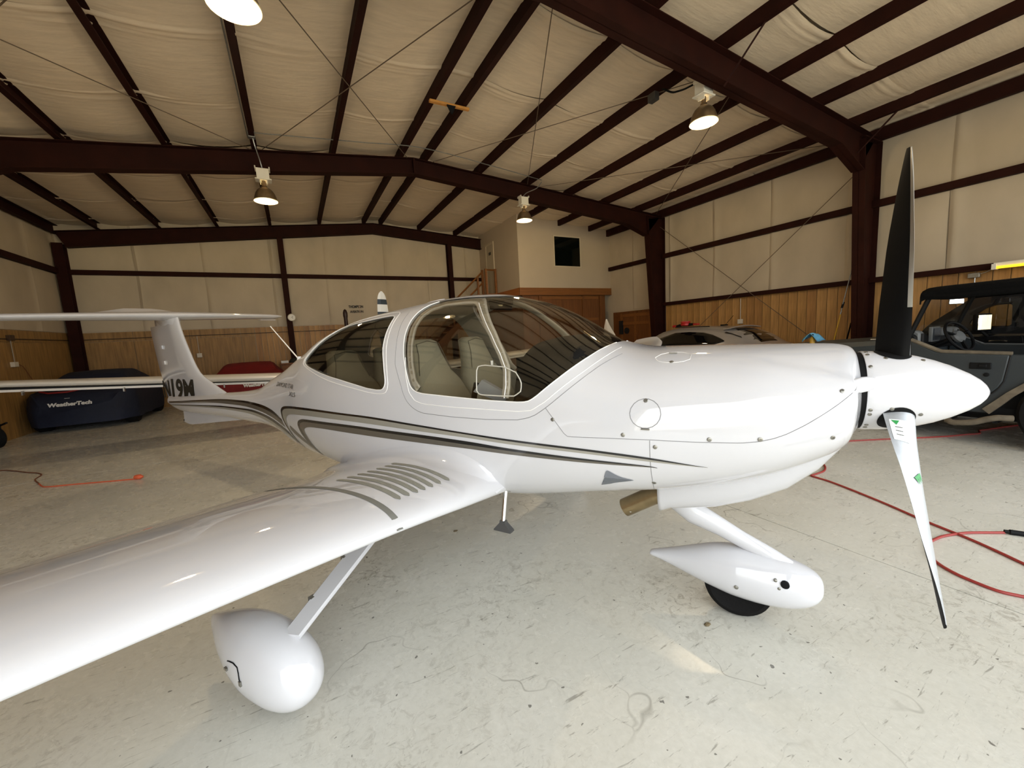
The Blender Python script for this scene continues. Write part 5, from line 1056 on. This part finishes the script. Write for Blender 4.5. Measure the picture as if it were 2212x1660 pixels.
# ================================================================ small things
RPT = lambda n: n
BLUE = mat('blue_cloth', (96, 160, 196), .9, var=.15, vscale=20, bump=.5, bscale=60)
rows = []
for i in range(9):
    u = i/8; row = []
    for j in range(9):
        v = j/8; x = 6.92 + .20*u; drop = abs(v-.5)*2
        row.append((x, 3.24 + .20*(v-.5) + .03*math.sin(4*u), 1.265 - .115*drop**1.3*(1-.5*u*(v > .5)) + .010*math.sin(9*u+5*v)))
    rows.append(row)
tag(grid_obj('cleaning_cloth', rows, BLUE, thick=.006), 'light blue cleaning cloth draped on a bottle above the cowling edge', 'cloth')
bt = empty('spray_bottle', (7.0, 3.24, 1.108)); tag(bt, 'small yellow bottle under the blue cloth', 'bottle'); MB().lathe([(.035, 0), (.036, .07), (.02, .10), (.012, .11), (.012, .14)], (0,0,0), 'z', 14).obj('bottle_body', mat('yellow_plastic', (220, 170, 60), .4), bt, smooth=40); MB().lathe([(.014, .125), (.014, .148), (.002, .15)], (0,0,0), 'z', 12).obj('cap', BLKPL, bt)
e = empty('telescoping_pole', (10.16, 4.48, 0)); tag(e, 'telescoping pole with yellow lower tube leaning by the near column', 'pole')
def seg(a, b, r, n, m): MB().tube([(0, -.52*a/2.9, a), (.02, -.52*b/2.9, b)], r, 10).obj(n, m, e, smooth=True)
seg(0, 1.55, .014, 'lower_tube', mat('yellow_tube', (196, 150, 40), .4)); seg(1.55, 1.62, .012, 'neck', GALV); seg(1.68, 1.80, .020, 'coupling', BLKPL); seg(1.62, 2.86, .010, 'upper_tube', GALV)
tag(MB().tube([(10.25, 4.28, 0), (10.30, 4.06, 1.36)], [.03, .022], 8, flat=.5).obj('dark_plank', BLKPL, None), 'dark flat stick leaning at the foot of the near column', 'stick')
# floor: hoses and cords
HOSE = mat('red_air_hose', (150, 50, 44), .45); CORD = mat('orange_cord', (206, 92, 56), .5); BRCORD = mat('brown_cord', (110, 62, 40), .6)
def hose(name, pts, r, m, label, cat): return wire(name, smooth_path([(x, y, r) for x, y in pts], 10), r, m, label, cat, n=8)
h1 = hose('air_hose', [(4.62, 2.25), (4.68, 2.08), (4.57, 1.96), (4.38, 1.90), (4.20, 1.91), (4.17, 1.76), (4.0, 1.33), (3.84, 1.01), (3.74, .77), (3.60, .53), (3.45, .30), (3.35, .0)], .0085, HOSE, 'red air hose running across the floor behind the lower propeller blade', 'hose')
h2 = hose('air_hose', [(4.03, .69), (3.81, .83), (3.62, .89), (3.50, .90), (3.42, .88), (3.25, .81), (3.16, .67), (3.14, .55), (3.17, .47), (3.25, .36)], .0085, HOSE, 'looped red air hose ending in a black coupling at the right edge', 'hose')
cp = empty('hose_coupling', (4.06, .64, .017)); tag(cp, 'black quick coupling on the end of the looped red hose', 'coupling'); cp.rotation_euler = (0, 0, math.radians(-60))
MB().tube([(-.06, 0, 0), (-.04, 0, 0), (-.035, 0, 0), (.06, 0, 0)], [.012, .012, .017, .016], 12).obj('sleeve', BLKPL, cp, smooth=40); MB().tube([(.06, 0, 0), (.075, 0, 0), (.08, 0, 0), (.14, 0, 0)], [.012, .012, .015, .013], 12).obj('tail', BLKPL, cp, smooth=40)
h3 = hose('air_hose', [(5.70, 2.25), (6.06, 2.05), (6.52, 1.78), (6.79, 1.64), (7.0, 1.56), (7.16, 1.49), (7.32, 1.53), (7.42, 1.50), (7.82, 1.39), (8.3, 1.2)], .0085, HOSE, 'red hose lying on the floor under the slate-grey off-roader', 'hose')
tag(MB().tube([(5.64, 2.28, .02), (5.72, 2.24, .02)], .02, 10).obj('hose_connector', mat('violet_plastic', (70, 50, 130), .4), None, bevel=.003), 'small violet hose connector on the floor below the cowling nose', 'connector')
ce = empty('extension_cord', (-2.4, 7.2, 0)); tag(ce, 'orange extension cord winding over the floor at left behind the wing', 'cord')
def cpath(pts): return smooth_path([(x+2.4, y-7.2, .007) for x, y in pts], 8)
MB().tube(cpath([(-4.6, 8.4), (-4.2, 8.3), (-3.8, 8.19), (-3.59, 8.01), (-3.36, 7.76), (-3.18, 7.58), (-3.1, 7.43), (-3.08, 7.25), (-2.92, 6.92)]), .007, 6).obj('worn_length', BRCORD, ce, smooth=True)
MB().tube(cpath([(-2.92, 6.92), (-2.78, 6.70), (-2.5, 6.59), (-2.15, 6.45), (-1.84, 6.33)]), .007, 6).obj('bright_length', CORD, ce, smooth=True)
MB().lathe([(.004, -.05), (.022, -.04), (.03, -.01), (.03, .02), (.012, .05)], (0, 0, 0), 'x', 12).obj('cord_end', CORD, ce, smooth=True, loc=(.56, -.87, .03), rot=(0, 0, -.4))
tag(MB().loft([[(1.67+r*math.cos(a)*1.6, 1.19+r*math.sin(a), z) for a in np.linspace(0, 2*PI, 8)[:-1]] for r, z in ((.010, 0), (.013, .004), (.007, .009))]).obj('dry_crumb', mat('dirt', (112, 98, 72), .9, var=.3, vscale=60), None), 'small brown crumb of dirt on the floor before the nose wheel', 'debris')
tag(MB().loft([[(.95+r*math.cos(a)*1.4, 2.85+r*math.sin(a), z) for a in np.linspace(0, 2*PI, 8)[:-1]] for r, z in ((.012, 0), (.014, .003), (.006, .006))]).obj('dry_crumb', mat('dirt', (112, 98, 72), .9, var=.3, vscale=60), None), 'small brown crumb of dirt on the floor left of the boarding step', 'debris')
# wall fittings
def box_tag(name, lo, hi, m, label, cat, bev=.005): return tag(MB().box(lo, hi).obj(name, m, None, bevel=bev), label, cat)
CDARK = mat('dark_conduit', (70, 52, 36), .5, metal=.3); CLITE = mat('pale_conduit', (176, 164, 146), .4, metal=.5); OUTB = mat('outlet_white', (206, 196, 178), .5)
wire('conduit', [(XL+.03, YF+.5, 1.965), (XL+.03, YB-.06, 1.965)], .010, CDARK, 'dark conduit along the upper plywood of the left wall', 'conduit')
wire('conduit', [(XL+.08, YB-.03, 1.965), (6.4, YB-.03, 1.985)], .010, CDARK, 'dark conduit along the upper boards of the back wall', 'conduit')
wire('conduit', [(XL+.03, 11.93, 1.50), (XL+.03, 11.93, 1.93)], .010, CLITE, 'short pale upright conduit on the left plywood wall', 'conduit')
box_tag('junction_box', (XL, 11.85, 1.93), (XL+.07, 12.01, 2.04), CDARK, 'dark junction box on the left wall conduit', 'junction box'); box_tag('outlet_box', (XL, 11.82, 1.40), (XL+.07, 11.96, 1.50), OUTB, 'pale outlet box below the short conduit on the left wall', 'outlet')
wire('power_cord', smooth_path([(XL+.06, 12.0, 1.44), (XL+.05, 12.12, 1.40), (XL+.04, 12.35, 1.15), (XL+.04, 12.6, .85), (XL+.03, 12.75, .6)]), .006, BRCORD, 'thin cord hanging from the left wall outlet towards the blue cover', 'cord')
wire('conduit', [(-2.44, YB-.03, 1.44), (-2.44, YB-.03, 1.95)], .008, CLITE, 'short pale upright conduit on the back wall right of the fin', 'conduit'); box_tag('outlet_box', (-2.50, YB-.06, 1.34), (-2.38, YB-.012, 1.46), OUTB, 'white outlet on the back wall right of the fin', 'outlet')
wire('conduit', [(XR-.03, 6.55, 1.58), (XR-.03, 6.55, 2.12)], .010, CLITE, 'short pale upright conduit over the silver hatchback', 'conduit'); box_tag('outlet_box', (XR-.07, 6.49, 1.46), (XR-.01, 6.61, 1.58), OUTB, 'white outlet on the plank wall over the silver hatchback', 'outlet')
cl = empty('wall_clock', (.01, YB-.27, 2.40)); tag(cl, 'small round white dial at the foot of the back wall column', 'clock')
MB().lathe([(.11, 0), (.115, -.02), (.10, -.035), (.095, -.03)], (0,0,0), 'y', 28).obj('case', mat('clock_case', (200, 190, 170), .3), cl, smooth=30); MB().lathe([(.095, -.030), (.095, -.0325)], (0,0,0), 'y', 28).obj('dial', mat('clock_dial', (226, 220, 206), .3), cl)
MB().box((-.004, -.037, 0), (.004, -.033, .06)).obj('hand', MATBLK, cl, rot=(0, .7, 0)); MB().box((-.004, -.037, 0), (.004, -.033, .045)).obj('hand', MATBLK, cl, rot=(0, 2.4, 0))
sg = empty('wall_lettering', (1.68, YB-.05, 2.52)); tag(sg, 'two lines of dark lettering on the back wall above the striped blade', 'lettering'); LET = mat('sign_letters', (26, 20, 14), .6)
text_obj('upper_line', 'THOMPSON', .115, LET, sg, Matrix.Translation((.03, 0, .16)) @ Matrix.Rotation(PI/2, 4, 'X'), bold=.004, width=.46); text_obj('lower_line', 'AVIATION', .105, LET, sg, Matrix.Translation((.06, 0, .0)) @ Matrix.Rotation(PI/2, 4, 'X'), bold=.004, width=.42)
tag(MB().lathe([(.06, 0), (.055, 2.28), (.066, 2.34), (.066, 2.44), (.042, 2.52), (.01, 2.55)], (0,0,0), 'z', 14).obj('dark_post', mat('dark_brown_post', (44, 20, 14), .5), None, smooth=40, loc=(1.457, 13.3, 0)), 'dark brown round-topped post left of the striped propeller tip', 'post')
wire('thin_rod', [(1.90, 13.0, 0), (1.84, 13.0, 2.64)], .007, mat('pale_rod', (190, 160, 136), .5), 'thin pale upright rod between the dark post and the striped blade', 'rod')
# workbench with a crate and a cap, half hidden behind the boom
wb = empty('wooden_cabinet', (.05, 14.26, 0)); tag(wb, 'small reddish-brown wooden cabinet at the back wall behind the tail boom', 'cabinet')
MB().box((-.5, -.14, 0), (.5, .14, .98)).obj('carcass', BROWN, wb, bevel=.008)
for k in range(3): MB().box((-.46, -.155, .08+.3*k), (.46, -.14, .34+.3*k)).obj('drawer_front', TRIM, wb, bevel=.004)
MB().box((-.52, -.16, .98), (.52, .14, 1.01)).obj('cabinet_top', TRIM, wb, bevel=.004)
box_tag('white_box', (-.42, 14.12, 1.012), (-.22, 14.3, 1.09), WHT, 'small white box on the left of the wooden cabinet', 'box'); tag(MB().lathe([(.16, 0), (.155, .04), (.12, .10), (.06, .135), (.01, .14)], (0,0,0), 'z', 20).obj('knitted_hat', mat('dark_green_cloth', (40, 40, 34), .9), None, smooth=True, loc=(-.05, 14.25, 1.012)), 'dark rounded cap lying on the wooden cabinet', 'hat')
# wheeled dolly at the left wall
dl = empty('hand_dolly', (-4.82, 10.45, 0)); tag(dl, 'black dolly with a white-hubbed wheel by the left wall, cut by the frame', 'dolly')
MB().lathe([(.10, -.05), (.17, -.05), (.19, -.03), (.19, .03), (.17, .05), (.10, .05)], (0, 0, .19), 'y', 28).obj('tyre', RUBBER, dl, smooth=40); MB().lathe([(.01, -.052), (.05, -.055), (.10, -.046), (.10, .046), (.01, .052)], (0, 0, .19), 'y', 20).obj('hub', WHT, dl, smooth=30)
MB().tube([(-.1, .05, .385), (.12, .02, .40), (.30, .0, .45)], .018, 8).obj('handle_bar', BLKPL, dl, smooth=True); MB().box((-.12, .06, .16), (.02, .09, .42)).obj('fork', BLKPL, dl)
dl.rotation_euler = (0, 0, math.radians(-35))
# stair to the raised office
st = empty('timber_stair', (5.2, 13.85, 0)); tag(st, 'open timber stair with handrails climbing the back wall to the office door', 'stair')
for k in range(14):
    x = 3.05 + .235*k - 5.2; z = .215*(k+1); MB().box((x-.14, -.42, z-.04), (x+.14, .42, z)).obj('tread', TRIM, st)
for y in (-.45, .42): MB().prism([(2.75-5.2, 0), (3.05-5.2, 0), (6.45-5.2, 2.76), (6.45-5.2, 3.0), (6.25-5.2, 3.0)], y, y+.035).obj('stringer', TRIM, st)
MB().box((6.2-5.2, -.75, 2.95), (6.6-5.2, .42, 3.0)).obj('landing', TRIM, st)
for y in (-.43,):
    MB().tube([(3.0-5.2, y, .95), (6.2-5.2, y, 3.80)], .03, 4).obj('handrail', TRIM, st); MB().tube([(3.0-5.2, y, .60), (6.2-5.2, y, 3.42)], .03, 4).obj('handrail', TRIM, st)
    for k in range(4): x = 3.0+1.0*k; MB().box((x-5.23, y-.03, max(0, (x-2.8)*.85)), (x-5.17, y+.03, .95 + (x-3.0)*.89)).obj('baluster', TRIM, st)
for x, y in ((6.2, -.43), (6.57, -.73), (6.2, -.73)): MB().box((x-5.24, y-.035, 2.95), (x-5.17, y+.035, 3.86)).obj('newel_post', TRIM, st)
MB().tube([(6.2-5.2, -.73, 3.82), (6.57-5.2, -.73, 3.82)], .03, 4).obj('handrail', TRIM, st)
